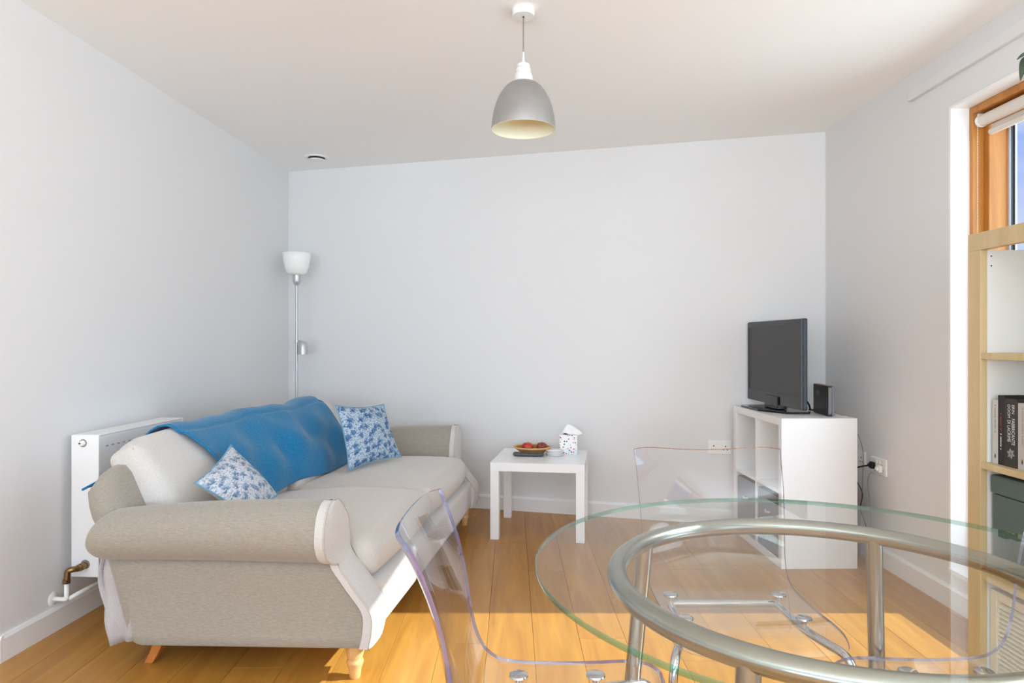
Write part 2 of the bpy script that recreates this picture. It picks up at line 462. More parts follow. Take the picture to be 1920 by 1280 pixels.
class MB:
    """collects shapes for one mesh"""
    def __init__(self):
        self.v, self.f, self.mi, self.uv = [], [], [], {}
    def add(self, vs, fs, mi=0):
        k = len(self.v)
        self.v += [tuple(p) for p in vs]
        self.f += [tuple(i + k for i in f) for f in fs]
        self.mi += [mi] * len(fs)
        return self
    def box(self, x0, x1, y0, y1, z0, z1, mi=0):
        vs = [(x, y, z) for z in (z0, z1) for y in (y0, y1) for x in (x0, x1)]
        return self.add(vs, [(0, 2, 3, 1), (4, 5, 7, 6), (0, 1, 5, 4), (2, 6, 7, 3), (0, 4, 6, 2), (1, 3, 7, 5)], mi)
    def prism(self, poly, z0, z1, mi=0):
        n = len(poly)
        vs = [(x, y, z0) for x, y in poly] + [(x, y, z1) for x, y in poly]
        fs = [tuple(range(n - 1, -1, -1)), tuple(range(n, 2 * n))]
        fs += [(i, (i + 1) % n, n + (i + 1) % n, n + i) for i in range(n)]
        return self.add(vs, fs, mi)
    def lathe(self, prof, n=48, centre=(0, 0, 0), axis='Z', mi=0, closed=False):
        vs, fs = [], []
        cx, cy_, cz = centre
        for (r, h) in prof:
            for i in range(n):
                a = 2 * PI * i / n
                p = (r * math.cos(a), r * math.sin(a), h)
                if axis == 'X': p = (p[2], p[0], p[1])
                if axis == 'Y': p = (p[1], p[2], p[0])
                vs.append((p[0] + cx, p[1] + cy_, p[2] + cz))
        m = len(prof)
        for j in range(m - 1 if not closed else m):
            for i in range(n):
                a, b2 = j * n + i, j * n + (i + 1) % n
                c, d = ((j + 1) % m) * n + (i + 1) % n, ((j + 1) % m) * n + i
                fs.append((a, b2, c, d))
        return self.add(vs, fs, mi)
    def tube(self, path, r, n=14, closed=False, mi=0, cap=True):
        P = [Vector(p) for p in path]
        m = len(P)
        T = []
        for i in range(m):
            a = P[(i - 1) % m] if (closed or i > 0) else P[i]
            c = P[(i + 1) % m] if (closed or i < m - 1) else P[i]
            T.append((c - a).normalized())
        up = Vector((0, 0, 1)) if abs(T[0].z) < 0.9 else Vector((1, 0, 0))
        nrm = (up - T[0] * up.dot(T[0])).normalized()
        rings = []
        for i in range(m):
            nrm = (nrm - T[i] * nrm.dot(T[i])).normalized()
            bn = T[i].cross(nrm)
            rr = r[i] if isinstance(r, (list, tuple)) else r
            rings.append([P[i] + (nrm * math.cos(2 * PI * k / n) + bn * math.sin(2 * PI * k / n)) * rr for k in range(n)])
        vs = [p for ring in rings for p in ring]
        fs = []
        for j in range(m if closed else m - 1):
            # re-align the seam of a closed tube
            off = 0
            if closed and j == m - 1:
                off = min(range(n), key=lambda o: (rings[j][0] - rings[0][o]).length)
            for i in range(n):
                fs.append((j * n + i, j * n + (i + 1) % n,
                           ((j + 1) % m) * n + (i + 1 + off) % n, ((j + 1) % m) * n + (i + off) % n))
        if cap and not closed:
            fs.append(tuple(range(n - 1, -1, -1)))
            fs.append(tuple((m - 1) * n + i for i in range(n)))
        return self.add(vs, fs, mi)
    def grid(self, fn, nu, nv, mi=0, close_u=False):
        vs = [fn(i / (nu if close_u else nu - 1), j / (nv - 1)) for j in range(nv) for i in range(nu)]
        fs = []
        for j in range(nv - 1):
            for i in range(nu if close_u else nu - 1):
                fs.append((j * nu + i, j * nu + (i + 1) % nu, (j + 1) * nu + (i + 1) % nu, (j + 1) * nu + i))
        return self.add(vs, fs, mi)
    def mesh(self, name, mats, smooth=False, bevel=0.0, seg=2, auto=None, fix=True):
        me = bpy.data.meshes.new(name)
        me.from_pydata(self.v, [], self.f)
        for k, i in enumerate(self.mi):
            me.polygons[k].material_index = i
        for mt in (mats if isinstance(mats, (list, tuple)) else [mats]):
            me.materials.append(mt)
        bm = bmesh.new()
        bm.from_mesh(me)
        if fix:
            bmesh.ops.remove_doubles(bm, verts=bm.verts, dist=1e-5)
            bmesh.ops.recalc_face_normals(bm, faces=bm.faces)
        if bevel:
            ed = [e for e in bm.edges if len(e.link_faces) == 2 and e.calc_face_angle(0) > 0.6]
            bmesh.ops.bevel(bm, geom=ed, offset=bevel, segments=seg, profile=0.5, affect='EDGES', clamp_overlap=True)
        bm.to_mesh(me)
        bm.free()
        if smooth or auto is not None:
            for p in me.polygons:
                p.use_smooth = True
            if auto is not None:
                try:
                    me.set_sharp_from_angle(angle=math.radians(auto))
                except Exception:
                    pass
        return me

def link(name, me, parent=None, label=None, cat=None, group=None, kind=None, loc=None, rot=None):
    o = bpy.data.objects.new(name, me)
    COL.objects.link(o)
    if parent is not None: o.parent = parent
    if loc is not None: o.location = loc
    if rot is not None: o.rotation_euler = rot
    if label: o['label'] = label
    if cat: o['category'] = cat
    if group: o['group'] = group
    if kind: o['kind'] = kind
    return o

def fillet(pts, rads, n=7):
    """round the corners of a polyline"""
    out = [Vector(pts[0])]
    for i in range(1, len(pts) - 1):
        a, b2, c = Vector(pts[i - 1]), Vector(pts[i]), Vector(pts[i + 1])
        r = rads if isinstance(rads, (int, float)) else rads[i]
        r = min(r, (a - b2).length * 0.49, (c - b2).length * 0.49)
        p, q = b2 + (a - b2).normalized() * r, b2 + (c - b2).normalized() * r
        for k in range(n + 1):
            t = k / n
            out.append(p * (1 - t) ** 2 + b2 * 2 * t * (1 - t) + q * t * t)
    out.append(Vector(pts[-1]))
    return out

def catmull(pts, n=8):
    P = [Vector(p) for p in pts]
    P = [P[0] * 2 - P[1]] + P + [P[-1] * 2 - P[-2]]
    out = []
    for i in range(1, len(P) - 2):
        for k in range(n):
            t = k / n
            out.append(0.5 * (2 * P[i] + (P[i + 1] - P[i - 1]) * t + (2 * P[i - 1] - 5 * P[i] + 4 * P[i + 1] - P[i + 2]) * t * t
                              + (3 * P[i] - P[i - 1] - 3 * P[i + 1] + P[i + 2]) * t ** 3))
    out.append(P[-2])
    return out

def roundbox(sx, sy, sz, r, n=(14, 14, 8), disp=None):
    """soft upholstered block, centred, corner radius r, optional displacement fn(u,v,w,p,normal)->p"""
    mb = MB()
    def face(fix_axis, sgn, a, b2, na, nb):
        def fn(i, j):
            q = [0, 0, 0]
            q[fix_axis] = sgn
            q[a] = (2 * i - 1); q[b2] = (2 * j - 1)
            S = (sx / 2, sy / 2, sz / 2)
            p = Vector([q[k] * S[k] for k in range(3)])
            inner = Vector([max(-(S[k] - r), min(S[k] - r, p[k])) for k in range(3)])
            d = (p - inner)
            nn = d.normalized() if d.length > 1e-9 else Vector((0, 0, 1))
            p2 = inner + nn * r
            if disp: p2 = disp(q[0], q[1], q[2], p2, nn)
            return p2
        mb.grid(fn, na, nb)
    nx, ny, nz = n
    for s in (-1, 1):
        face(0, s, 1, 2, ny, nz)
        face(1, s, 0, 2, nx, nz)
        face(2, s, 0, 1, nx, ny)
    return mb

def text_part(name, body, size, mat, parent, origin, xdir, ydir, align='LEFT', depth=0.0002, xs=1.0, label=None):
    cu = bpy.data.curves.new(name, 'FONT')
    cu.body = body
    cu.size = size
    cu.extrude = depth
    cu.align_x = align
    cu.align_y = 'CENTER'
    tmp = bpy.data.objects.new(name + '_tmp', cu)
    COL.objects.link(tmp)
    dg = bpy.context.evaluated_depsgraph_get()
    me = bpy.data.meshes.new_from_object(tmp.evaluated_get(dg))
    bpy.data.objects.remove(tmp)
    bpy.data.curves.remove(cu)
    X, Y = Vector(xdir).normalized(), Vector(ydir).normalized()
    Z = X.cross(Y)
    for v in me.vertices:
        c = v.co
        v.co = Vector(origin) + X * c.x * xs + Y * c.y + Z * c.z
    me.materials.clear()
    me.materials.append(mat)
    return link(name, me, parent, label=label)

def px(x, y, Y):
    """photo pixel at depth Y -> world point"""
    return Vector(((x - 960) / 1280 * Y, Y, EYE - (y - 640) / 1280 * Y))

# ================================================================== the setting
CEIL = 2.437
LC = Vector((-1.685, 5.150))          # far left corner
RC = Vector((1.915, 4.170))           # far right corner
LE = Vector((-1.852, 2.466))          # near end of the left wall
def back_y(x): return LC.y + (RC.y - LC.y) * (x - LC.x) / (RC.x - LC.x)
def left_x(y): return LE.x + (LC.x - LE.x) * (y - LE.y) / (LC.y - LE.y)
WX = 1.915                            # right wall face
REAR, SIDE = -3.0, -3.2

fl = MB().prism([(SIDE, REAR), (WX + 0.1, REAR), (WX + 0.1, 4.2), (RC.x, RC.y + .05), (LC.x - .05, LC.y + .05), (LE.x - .05, LE.y), (SIDE, LE.y)], -0.08, -0.0122)
floor = link('floor', fl.mesh('floor', M['subfloor']), kind='structure')
floor['label'] = 'honey oak plank floor'
# planks, laid towards the far wall
PW = 0.179
x = -0.096 - PW * 18
row = 0
while x < WX:
    x0, x1 = max(x + 0.0005, SIDE), min(x + PW - 0.0005, WX)
    if x1 > x0 + 0.005:
        xm = (x0 + x1) / 2
        if xm < LE.x - 0.0:
            ends = (LE.y - 0.002, LE.y - 0.002)
        else:
            def lim(q):
                y_ = back_y(q) - 0.001
                return y_
            ends = (lim(max(x0, LC.x)), lim(max(x1, LC.x)))
            if x0 < left_x(LC.y) :
                ends = (min(ends), min(ends))
        y = REAR + random.uniform(-1.6, 0)
        if row == 19: y = 3.436 - 1.9 * 3
        top = max(ends)
        while y < top - 0.02:
            ln = 1.9
            ya, yb = max(y + 0.0008, REAR), y + ln - 0.0008
            if yb > REAR + 0.02:
                e0, e1 = min(yb, ends[0]), min(yb, ends[1])
                cx_, cy2 = xm, (ya + max(e0, e1)) / 2
                poly = [(x0 - cx_, ya - cy2), (x1 - cx_, ya - cy2), (x1 - cx_, e1 - cy2), (x0 - cx_, e0 - cy2)]
                me = MB().prism(poly, -0.012, 0.0).mesh('plank', M['oak'], bevel=0.0007, seg=1)
                link('plank', me, floor, loc=(cx_, cy2, 0))
            y += ln
    x += PW
    row += 1

ce = MB().prism([(SIDE - .1, REAR - .1), (WX + .3, REAR - .1), (WX + .3, RC.y), (RC.x + .1, RC.y + .1), (LC.x - .1, LC.y + .15), (LE.x - .1, LE.y), (SIDE - .1, LE.y)], CEIL, CEIL + 0.1)
ceiling = link('ceiling', ce.mesh('ceiling', M['ceiling']), kind='structure')

def slab(p, q, thick, z0, z1):
    """vertical slab whose visible face runs p->q, thickness to the left of p->q"""
    p, q = Vector(p), Vector(q)
    d = (q - p).normalized()
    n = Vector((-d.y, d.x)) * thick
    return [tuple(p), tuple(q), tuple(q + n), tuple(p + n)]
wl_ = MB().prism(slab(LE, LC, 0.12, 0, 0), 0, CEIL)
link('wall_left', wl_.mesh('wall_left', M['wall']), kind='structure')
wb = MB().prism(slab(LC, RC, 0.12, 0, 0), 0, CEIL)
link('wall_back', wb.mesh('wall_back', M['wall']), kind='structure')
wr = MB().prism([(SIDE, LE.y), (LE.x, LE.y), (LE.x - .1, LE.y + .12), (SIDE, LE.y + .12)], 0, CEIL)
link('wall_return', wr.mesh('wall_return', M['wall']), kind='structure')
ws = MB().box(SIDE - .12, SIDE, REAR, LE.y, 0, CEIL)
link('wall_side', ws.mesh('wall_side', M['wall']), kind='structure')
# right wall with the tall window and an opening added behind the camera for fill light
WT = 0.30
J0, J1 = 2.993, 0.70                  # window jambs (far, near)
WZ0, WZ1 = 0.15, 2.186
rw = MB()
rw.box(WX, WX + WT, J0, RC.y + .1, 0, CEIL)
rw.box(WX, WX + WT, J1, J0, WZ1, CEIL)
rw.box(WX, WX + WT, J1, J0, 0, WZ0)
rw.box(WX, WX + WT, 0.05, J1, 0, CEIL)
rw.box(WX, WX + WT, -2.35, 0.05, 2.28, CEIL)
rw.box(WX, WX + WT, -2.35, 0.05, 0, 0.22)
rw.box(WX, WX + WT, REAR, -2.35, 0, CEIL)
link('wall_right', rw.mesh('wall_right', M['wall'], fix=False), kind='structure')
rr = MB()
rr.box(SIDE, -2.62, REAR - .12, REAR, 0, CEIL)
rr.box(1.42, WX + WT, REAR - .12, REAR, 0, CEIL)
rr.box(-2.62, 1.42, REAR - .12, REAR, 2.30, CEIL)
rr.box(-2.62, 1.42, REAR - .12, REAR, 0, 0.18)
link('wall_rear', rr.mesh('wall_rear', M['wall'], fix=False), kind='structure')

gd = link('ground', MB().box(WX + .9, 60, -60, 60, -.45, -.35).mesh('ground', plain('outdoor_paving', (176, 172, 162), .9, noise=.12, nscale=.8)), kind='structure')
gd['label'] = 'pale paving outside the window'

# plaster reveal lining of the window (far jamb, head, sill)
rv = MB()
rv.box(WX + .0005, WX + 0.082, J0 - 0.012, J0 - .0005, WZ0, WZ1 - .0005)
rv.box(WX + .0005, WX + 0.082, J1, J0 - 0.012, WZ1 - 0.012, WZ1 - .0005)
rv.box(WX - .012, WX + 0.082, J1, J0 - .0125, WZ0 + .0005, WZ0 + 0.02)
link('trim_1', rv.mesh('trim_1', M['reveal'], fix=False), kind='structure', label='white plaster lining of the tall window')
# boxed strip along the right wall under the ceiling
link('trim_2', MB().box(WX - 0.022, WX - .0003, 0.2, 3.268, 2.304, 2.354).mesh('trim_2', M['wall'], bevel=0.004), kind='structure',
     label='white boxed strip high on the right wall')

# skirting boards
def skirting(name, p, q, h=0.095, t=0.016):
    p, q = Vector(p), Vector(q)
    d = (q - p).normalized()
    n = Vector((d.y, -d.x))
    A = [p, q, q + n * t, p + n * t]
    B = [p, q, q + n * t * 0.55, p + n * t * 0.55]
    mb = MB()
    vs = [(a.x, a.y, 0) for a in A] + [(a.x, a.y, h - 0.012) for a in A] + [(b.x, b.y, h) for b in B]
    fs = [(3, 2, 1, 0), (8, 9, 10, 11)]
    for k in (0, 4):
        fs += [(k + i, k + (i + 1) % 4, k + 4 + (i + 1) % 4, k + 4 + i) for i in range(4)]
    mb.add(vs, fs)
    return link(name, mb.mesh(name, M['gloss_white']), kind='structure')
eps = 0.0004
def off(p, d): return Vector(p) + Vector(d)
dl = (LC - LE).normalized(); nl = Vector((dl.y, -dl.x))
db = (RC - LC).normalized(); nb_ = Vector((db.y, -db.x))
skirting('baseboard_left', LE + nl * eps, LC + nl * eps)
skirting('baseboard_back', LC + nb_ * eps + db * .03, RC + nb_ * eps)
skirting('baseboard_right', (WX - eps, RC.y - .03), (WX - eps, J0 - 0.0))
skirting('baseboard_return', (SIDE, LE.y - eps), (LE.x + .016, LE.y - eps))
skirting('baseboard_window', (WX - eps, J0), (WX - eps, 0.06))

# ---------------------------------------------------------------- tall window (frame, sash, pane)
win = bpy.data.objects.new('window_1', None)
win.location = (WX + 0.08, (J0 + J1) / 2, WZ0)
win['kind'] = 'structure'
win['label'] = 'tall pine framed window behind the bookcase'
COL.objects.link(win)
wloc = Vector(win.location)
def wpart(name, mb, mat, **kw):
    mb.v = [tuple(Vector(p) - wloc) for p in mb.v]
    return link(name, mb.mesh(name, mat, **{k: v for k, v in kw.items() if k in ('bevel', 'smooth', 'fix', 'auto')}), win)
FX0, FX1 = WX + 0.0825, WX + 0.175     # frame depth
SX0, SX1 = WX + 0.175, WX + 0.235      # sash depth
fw = 0.012
f1 = MB()
f1.box(FX0, FX1, J0 - .0125 - .02, J0 - .0125, WZ0 + .02, WZ1 - .0125)
wpart('jamb', f1, M['frame_wood'], bevel=0.002)
f1 = MB(); f1.box(FX0, FX1, J1, J1 + 0.03, WZ0 + .02, WZ1 - .0125); wpart('jamb', f1, M['frame_wood'], bevel=0.002)
f1 = MB(); f1.box(FX0, FX1, J1 + .03, J0 - .033, WZ1 - .042, WZ1 - .0125); wpart('head', f1, M['frame_wood'], bevel=0.002)
f1 = MB(); f1.box(FX0, FX1, J1 + .03, J0 - .033, WZ0 + .02, WZ0 + .05); wpart('frame_sill', f1, M['frame_wood'], bevel=0.002)
# sash
s1 = MB(); s1.box(SX0 - .045, SX1, J0 - .033 - 0.034, J0 - .033, WZ0 + .05, WZ1 - .042); wpart('sash_stile', s1, M['frame_wood'], bevel=0.003)
s1 = MB(); s1.box(SX0 - .045, SX1, J1 + .03, J1 + .075, WZ0 + .05, WZ1 - .042); wpart('sash_stile', s1, M['frame_wood'], bevel=0.003)
s1 = MB(); s1.box(SX0 - .045, SX1, J1 + .075, J0 - .067, WZ1 - .10, WZ1 - .042); wpart('sash_rail', s1, M['frame_wood'], bevel=0.003)
s1 = MB(); s1.box(SX0 - .045, SX1, J1 + .075, J0 - .067, WZ0 + .05, WZ0 + .13); wpart('sash_rail', s1, M['frame_wood'], bevel=0.003)
g1 = MB(); g1.box(SX1 - .026, SX1 - .0065, J0 - .079, J0 - .067, WZ0 + .13, WZ1 - .10); wpart('glazing_bead', g1, M['aluminium'], bevel=0.0015)
g1 = MB(); g1.box(SX1 - .018, SX1 - .006, J0 - .085, J0 - .079, WZ0 + .13, WZ1 - .10); wpart('gasket', g1, M['gasket'])
g1 = MB(); g1.box(SX1 - .015, SX1 - .009, J1 + .075, J0 - .085, WZ0 + .13, WZ1 - .10); wpart('pane', g1, M['glass_pane'])
# frames of two windows added behind the camera around the fill lamps
def frame_ring(name, axis, a0, a1, z0, z1, p0, p1, t=0.07, mull=()):
    o = bpy.data.objects.new(name, None); o['kind'] = 'structure'; COL.objects.link(o)
    def bar(nm, u0, u1, w0, w1):
        mb = MB()
        if axis == 'Y': mb.box(u0, u1, p0, p1, w0, w1)
        else: mb.box(p0, p1, u0, u1, w0, w1)
        link(nm, mb.mesh(nm, M['frame_wood'], bevel=0.003), o)
    bar('jamb', a0, a0 + t, z0, z1); bar('jamb', a1 - t, a1, z0, z1)
    bar('head', a0 + t, a1 - t, z1 - t, z1); bar('frame_sill', a0 + t, a1 - t, z0, z0 + t)
    for m_ in mull: bar('mullion', m_ - .03, m_ + .03, z0 + t, z1 - t)
    return o
frame_ring('added_window_rear', 'Y', -2.62, 1.42, 0.18, 2.30, REAR - .09, REAR - .03, mull=(-1.27, .07))
frame_ring('added_window_side', 'X', -2.35, 0.05, 0.22, 2.28, WX + .05, WX + .11, mull=(-1.15,))

# ---------------------------------------------------------------- roller blind
bl = thing('roller_blind', 'rolled-up cream roller blind at the head of the pine window', 'blind', (WX + .12, J0 - .05, 2.05))
bloc = Vector(bl.location)
def at(parent, name, mb, mat, **kw):
    pl = Vector(parent.location)
    mb.v = [tuple(Vector(p) - pl) for p in mb.v]
    return link(name, mb.mesh(name, mat, **kw), parent)
bx, bz = WX + 0.112, 2.108
at(bl, 'fabric_roll', MB().tube([(bx, J0 - .055, bz), (bx, J1 + .06, bz)], 0.025, 28), M['blind'], auto=40)
at(bl, 'end_cap', MB().tube([(bx, J0 - .042, bz), (bx, J0 - .055, bz)], 0.027, 28), M['white_plastic'], auto=40)
at(bl, 'bracket', MB().box(bx - .012, bx + .012, J0 - .042, J0 - .0335, bz - .018, WZ1 - .043), M['white_plastic'], bevel=0.002)
at(bl, 'fabric', MB().box(bx + .0215, bx + .0225, J1 + .06, J0 - .075, bz - .045, bz), M['blind'])
at(bl, 'hem_bar', MB().tube([(bx + .022, J0 - .073, bz - .054), (bx + .022, J1 + .06, bz - .054)], 0.013, 18), M['blind'], auto=40)
ch = MB()
for yy, xx in ((J0 - .047, bx - .018), (J0 - .047, bx + .03)):
    z = bz - .02
    while z > 0.9:
        ch.lathe([(0.0001, -.0022), (.0019, -.0011), (.0022, 0), (.0019, .0011), (0.0001, .0022)], 6, (xx, yy, z))
        z -= 0.0068
oc = at(bl, 'bead_chain', ch, M['cream'])
oc['kind'] = 'stuff'

# ================================================================== ceiling things
t = thing('pendant_light', 'silver dome pendant lamp hanging from the ceiling on a white cord', 'lamp', (0.044, 2.63, CEIL))
at0 = lambda name, mb, mat, **kw: link(name, mb.mesh(name, mat, **kw), t)
at0('ceiling_rose', MB().lathe([(0.0001, 0), (.043, 0), (.0435, -.022), (.040, -.028), (.006, -.029), (0.0001, -.029)], 40), M['white_plastic'], auto=50)
at0('cord_stop', MB().lathe([(0.0001, -.028), (.0035, -.028), (.0035, -.034), (.0001, -.034)], 12), M['black'], auto=50)
at0('cord', MB().tube([(0, 0, -.03), (0, 0, -.19)], 0.0028, 10), M['cable_grey'], auto=50)
at0('cord_grip', MB().lathe([(0.0001, -.165), (.0035, -.166), (.0045, -.19), (.0065, -.215), (.0001, -.216)], 16), M['concrete'], auto=50)
prof = [(0.0001, -.208), (.018, -.210), (.0245, -.214), (.0255, -.226), (.0225, -.2275), (.0275, -.230), (.0295, -.242), (.0265, -.2465), (.031, -.249), (.036, -.262), (.035, -.288), (.0001, -.288)]
at0('lamp_cap', MB().lathe(prof, 32), M['concrete'], auto=40)
outer = []
for k in range(25):
    u = k / 24
    a = u * PI / 2 * 0.97
    outer.append((0.034 + (0.124 - 0.034) * math.sin(a) ** 0.92, -.283 - 0.189 * (1 - math.cos(a)) ** 0.86))
at0('lamp_shade', MB().lathe(outer, 64), M['shade_out'], smooth=True)
inner = [(r - .0022, z + .0002) for r, z in outer]
rim = [outer[-1], (outer[-1][0] - .001, outer[-1][1] - .0012), inner[-1]]
at0('shade_lining', MB().lathe(rim + inner[::-1], 64), M['shade_in'], smooth=True)
at0('bulb', MB().lathe([(0.0001, -.287), (.013, -.29), (.014, -.325), (.024, -.35), (.029, -.375), (.024, -.398), (.012, -.41), (.0001, -.412)], 28), M['opal'], smooth=True)

v = thing('ceiling_vent', 'round white ventilation disc in the ceiling above the floor lamp', 'vent', (-1.358, 4.745, CEIL))
link('rim', MB().lathe([(0.055, 0), (.082, 0), (.081, -.004), (.066, -.009), (.058, -.006), (.055, 0)], 44).mesh('rim', M['white_plastic'], auto=40), v)
link('throat', MB().lathe([(0.0001, -.001), (.056, -.001), (.056, -.004), (.0001, -.004)], 36).mesh('throat', M['cable_black'], auto=40), v)
link('disc', MB().lathe([(0.0001, -.014), (.05, -.014), (.055, -.018), (.050, -.023), (.0001, -.026)], 40).mesh('disc', M['white_plastic'], auto=40), v)
link('spindle', MB().lathe([(0.006, -.003), (.006, -.015)], 12).mesh('spindle', M['grey_plastic']), v)

# ================================================================== floor lamp
lx, ly = -1.528, 4.845
lp = thing('floor_lamp', 'slim white floor lamp with bowl shade in the far corner', 'lamp', (lx, ly, 0))
def lpp(name, mb, mat, parent=lp, **kw): return link(name, mb.mesh(name, mat, **kw), parent)
lpp('base', MB().lathe([(0.0001, 0), (.125, 0), (.127, .012), (.118, .02), (.02, .026), (.012, .04), (.0001, .04)], 44), M['silver'], auto=40)
lpp('pole', MB().tube([(0, 0, .03), (0, 0, 1.60)], 0.0085, 16), M['silver'], auto=50)
lpp('socket', MB().lathe([(0.0001, 1.553), (.012, 1.556), (.022, 1.568), (.0275, 1.585), (.0275, 1.628), (.0001, 1.628)], 28), M['silver'], auto=40)
bowl = [(0.02, 1.627), (.050, 1.630), (.068, 1.643), (.083, 1.680), (.0935, 1.735), (.101, 1.783)]
bowl_in = [(r - .003, z + .002) for r, z in bowl]
lpp('bowl_shade', MB().lathe(bowl + bowl_in[::-1], 48), M['opal'], smooth=True)
sp = lpp('reading_spot', MB().lathe([(0.0001, 1.171), (.012, 1.170), (.024, 1.163), (.030, 1.148), (.032, 1.118), (.0325, 1.078), (.030, 1.078), (.029, 1.095), (.0001, 1.098)], 28, (.047, -.01, -.012)), M['silver'], auto=40)
link('bulb_face', MB().lathe([(0.0001, 1.080), (.02, 1.083), (.0285, 1.09)], 24, (.047, -.01, -.012)).mesh('bulb_face', M['print_grey'], smooth=True), sp)
lpp('spot_arm', MB().tube(fillet([(0, 0, 1.160), (.03, -.006, 1.160), (.047, -.01, 1.150)], .012), 0.006, 10), M['silver'], auto=50)
lpp('clamp', MB().lathe([(0.009, 1.148), (.013, 1.149), (.013, 1.171), (.009, 1.172)], 20), M['silver'], auto=40)

# ================================================================== radiator
rad_dir = dl.to_3d(); rad_ang = math.atan2(dl.x, dl.y)          # along the left wall
RL = 0.64
r0 = Vector((-1.803, 2.79, 0))
ra = thing('radiator', 'white double panel radiator on the left wall behind the sofa', 'radiator', r0, -rad_ang)
def rp_(name, mb, mat, parent=ra, **kw): return link(name, mb.mesh(name, mat, **kw), parent)
RB, RT, RD = 0.193, 0.776, 0.118
rp_('rear_panel', MB().box(0.006, .022, .012, RL - .012, RB, RT - .006), M['radiator'], bevel=0.004)
front = rp_('front_panel', MB().box(RD - .02, RD - .002, .012, RL - .012, RB, RT - .006), M['radiator'], bevel=0.005, seg=3)
for k in range(15):
    yy = .055 + k * .0375
    rp_('slot', MB().tube([(RD - .0025, yy - .007, RT - .052), (RD - .0025, yy + .007, RT - .052)], .0026, 8), M['slot'], parent=front, smooth=True)
# end covers with a round cut-out, the near one shown
def end_cover(y0, y1):
    mb = MB()
    mb.box(0, RD, y0, y1, RB + .002, RT)
    return mb
ec = rp_('end_cover', end_cover(0, .012), M['radiator'], bevel=0.004, seg=3)
rp_('end_cover', end_cover(RL - .012, RL), M['radiator'], bevel=0.004, seg=3)
rp_('top_grille', MB().box(.001, RD - .001, .0122, RL - .0122, RT - .006, RT), M['radiator'], bevel=0.002)
for k in range(30):
    pass
for (zz) in (RT - .034,):
    rp_('plug_recess', MB().lathe([(0.0001, -.0006), (.0165, -.0006), (.0165, .004), (.0001, .004)], 28, (.052, 0, zz), 'Y'), M['cable_grey'], parent=ec, auto=40)
    rp_('bleed_plug', MB().lathe([(0.0001, -.012), (.008, -.012), (.0105, -.008), (.0115, -.0007), (.0001, -.0007)], 24, (.051, 0, zz), 'Y'), M['white_plastic'], parent=ec, auto=40)
    rp_('bleed_screw', MB().lathe([(0.0001, -.016), (.004, -.016), (.004, -.012), (.0001, -.012)], 6, (.047, 0, zz), 'Y'), M['brass'], parent=ec)
rp_('valve_recess', MB().lathe([(0.0001, -.0006), (.019, -.0006), (.019, .004), (.0001, .004)], 28, (.062, 0, RB + .055), 'Y'), M['cable_grey'], parent=ec, auto=40)
vz = RB + .052
vv = rp_('valve', MB().tube([(.062, -.001, vz), (.060, -.045, vz)], .013, 16).tube(fillet([(.060, -.04, vz), (.046, -.058, vz), (.032, -.062, vz - .004), (.028, -.062, vz - .05)], .014), .0115, 16)
         .lathe([(.0001, -.008), (.0165, -.008), (.0165, .008), (.0001, .008)], 6, (.061, -.022, vz), 'Y')
         .lathe([(.0001, -.008), (.0155, -.008), (.0155, .008), (.0001, .008)], 6, (.028, -.062, vz - .045)), M['brass'], auto=40)
pz = .128
rp_('pipe', MB().tube(fillet([(.028, -.062, vz - .045), (.028, -.062, pz), (.028 - .02, -.062, pz), (-.031, -.062, pz)], .018), .009, 16), M['white_plastic'], smooth=True)
rp_('pipe_rose', MB().lathe([(.009, -.024), (.026, -.026), (.030, -.031), (.009, -.0315)], 28, (0, -.062, pz), 'X'), M['white_plastic'], auto=50)
rp_('pipe', MB().tube(fillet([(.032, -.055, pz), (.05, .03, pz + .012), (.05, RL - .05, pz + .012), (.05, RL - .03, RB + .03)], .02), .0085, 14), M['white_plastic'], smooth=True)
for yy in (.12, RL - .12):
    rp_('wall_bracket', MB().box(-.026, .006, yy - .02, yy + .02, .3, .7), M['radiator'], bevel=0.002)

# ================================================================== sofa (local x = towards the room, y = along its length)
SO = Vector((-0.4806, 2.278, 0))
SA = math.radians(-7.0)
SL = 2.10
sofa = thing('sofa', 'cream linen two seat sofa with scroll arms and turned front legs', 'sofa', SO, SA)
def sp_(name, mb, mat, parent=sofa, **kw): return link(name, mb.mesh(name, mat, **kw), parent)

# --- base rail
def base_disp(u, v_, w, p, n):
    p = p.copy()
    if u > 0.9: p.x += 0.006 * (1 - v_ * v_)
    return p
mb = roundbox(0.84, SL - 0.10, 0.165, 0.018, (10, 24, 8), base_disp)
mb.v = [(p[0] - .43, p[1] + SL / 2, p[2] + .2125 + (.030 * min(0, p[0] - .3) if p[2] < 0 else 0)) for p in mb.v]
sp_('base', mb, M['linen_pale'], smooth=True)

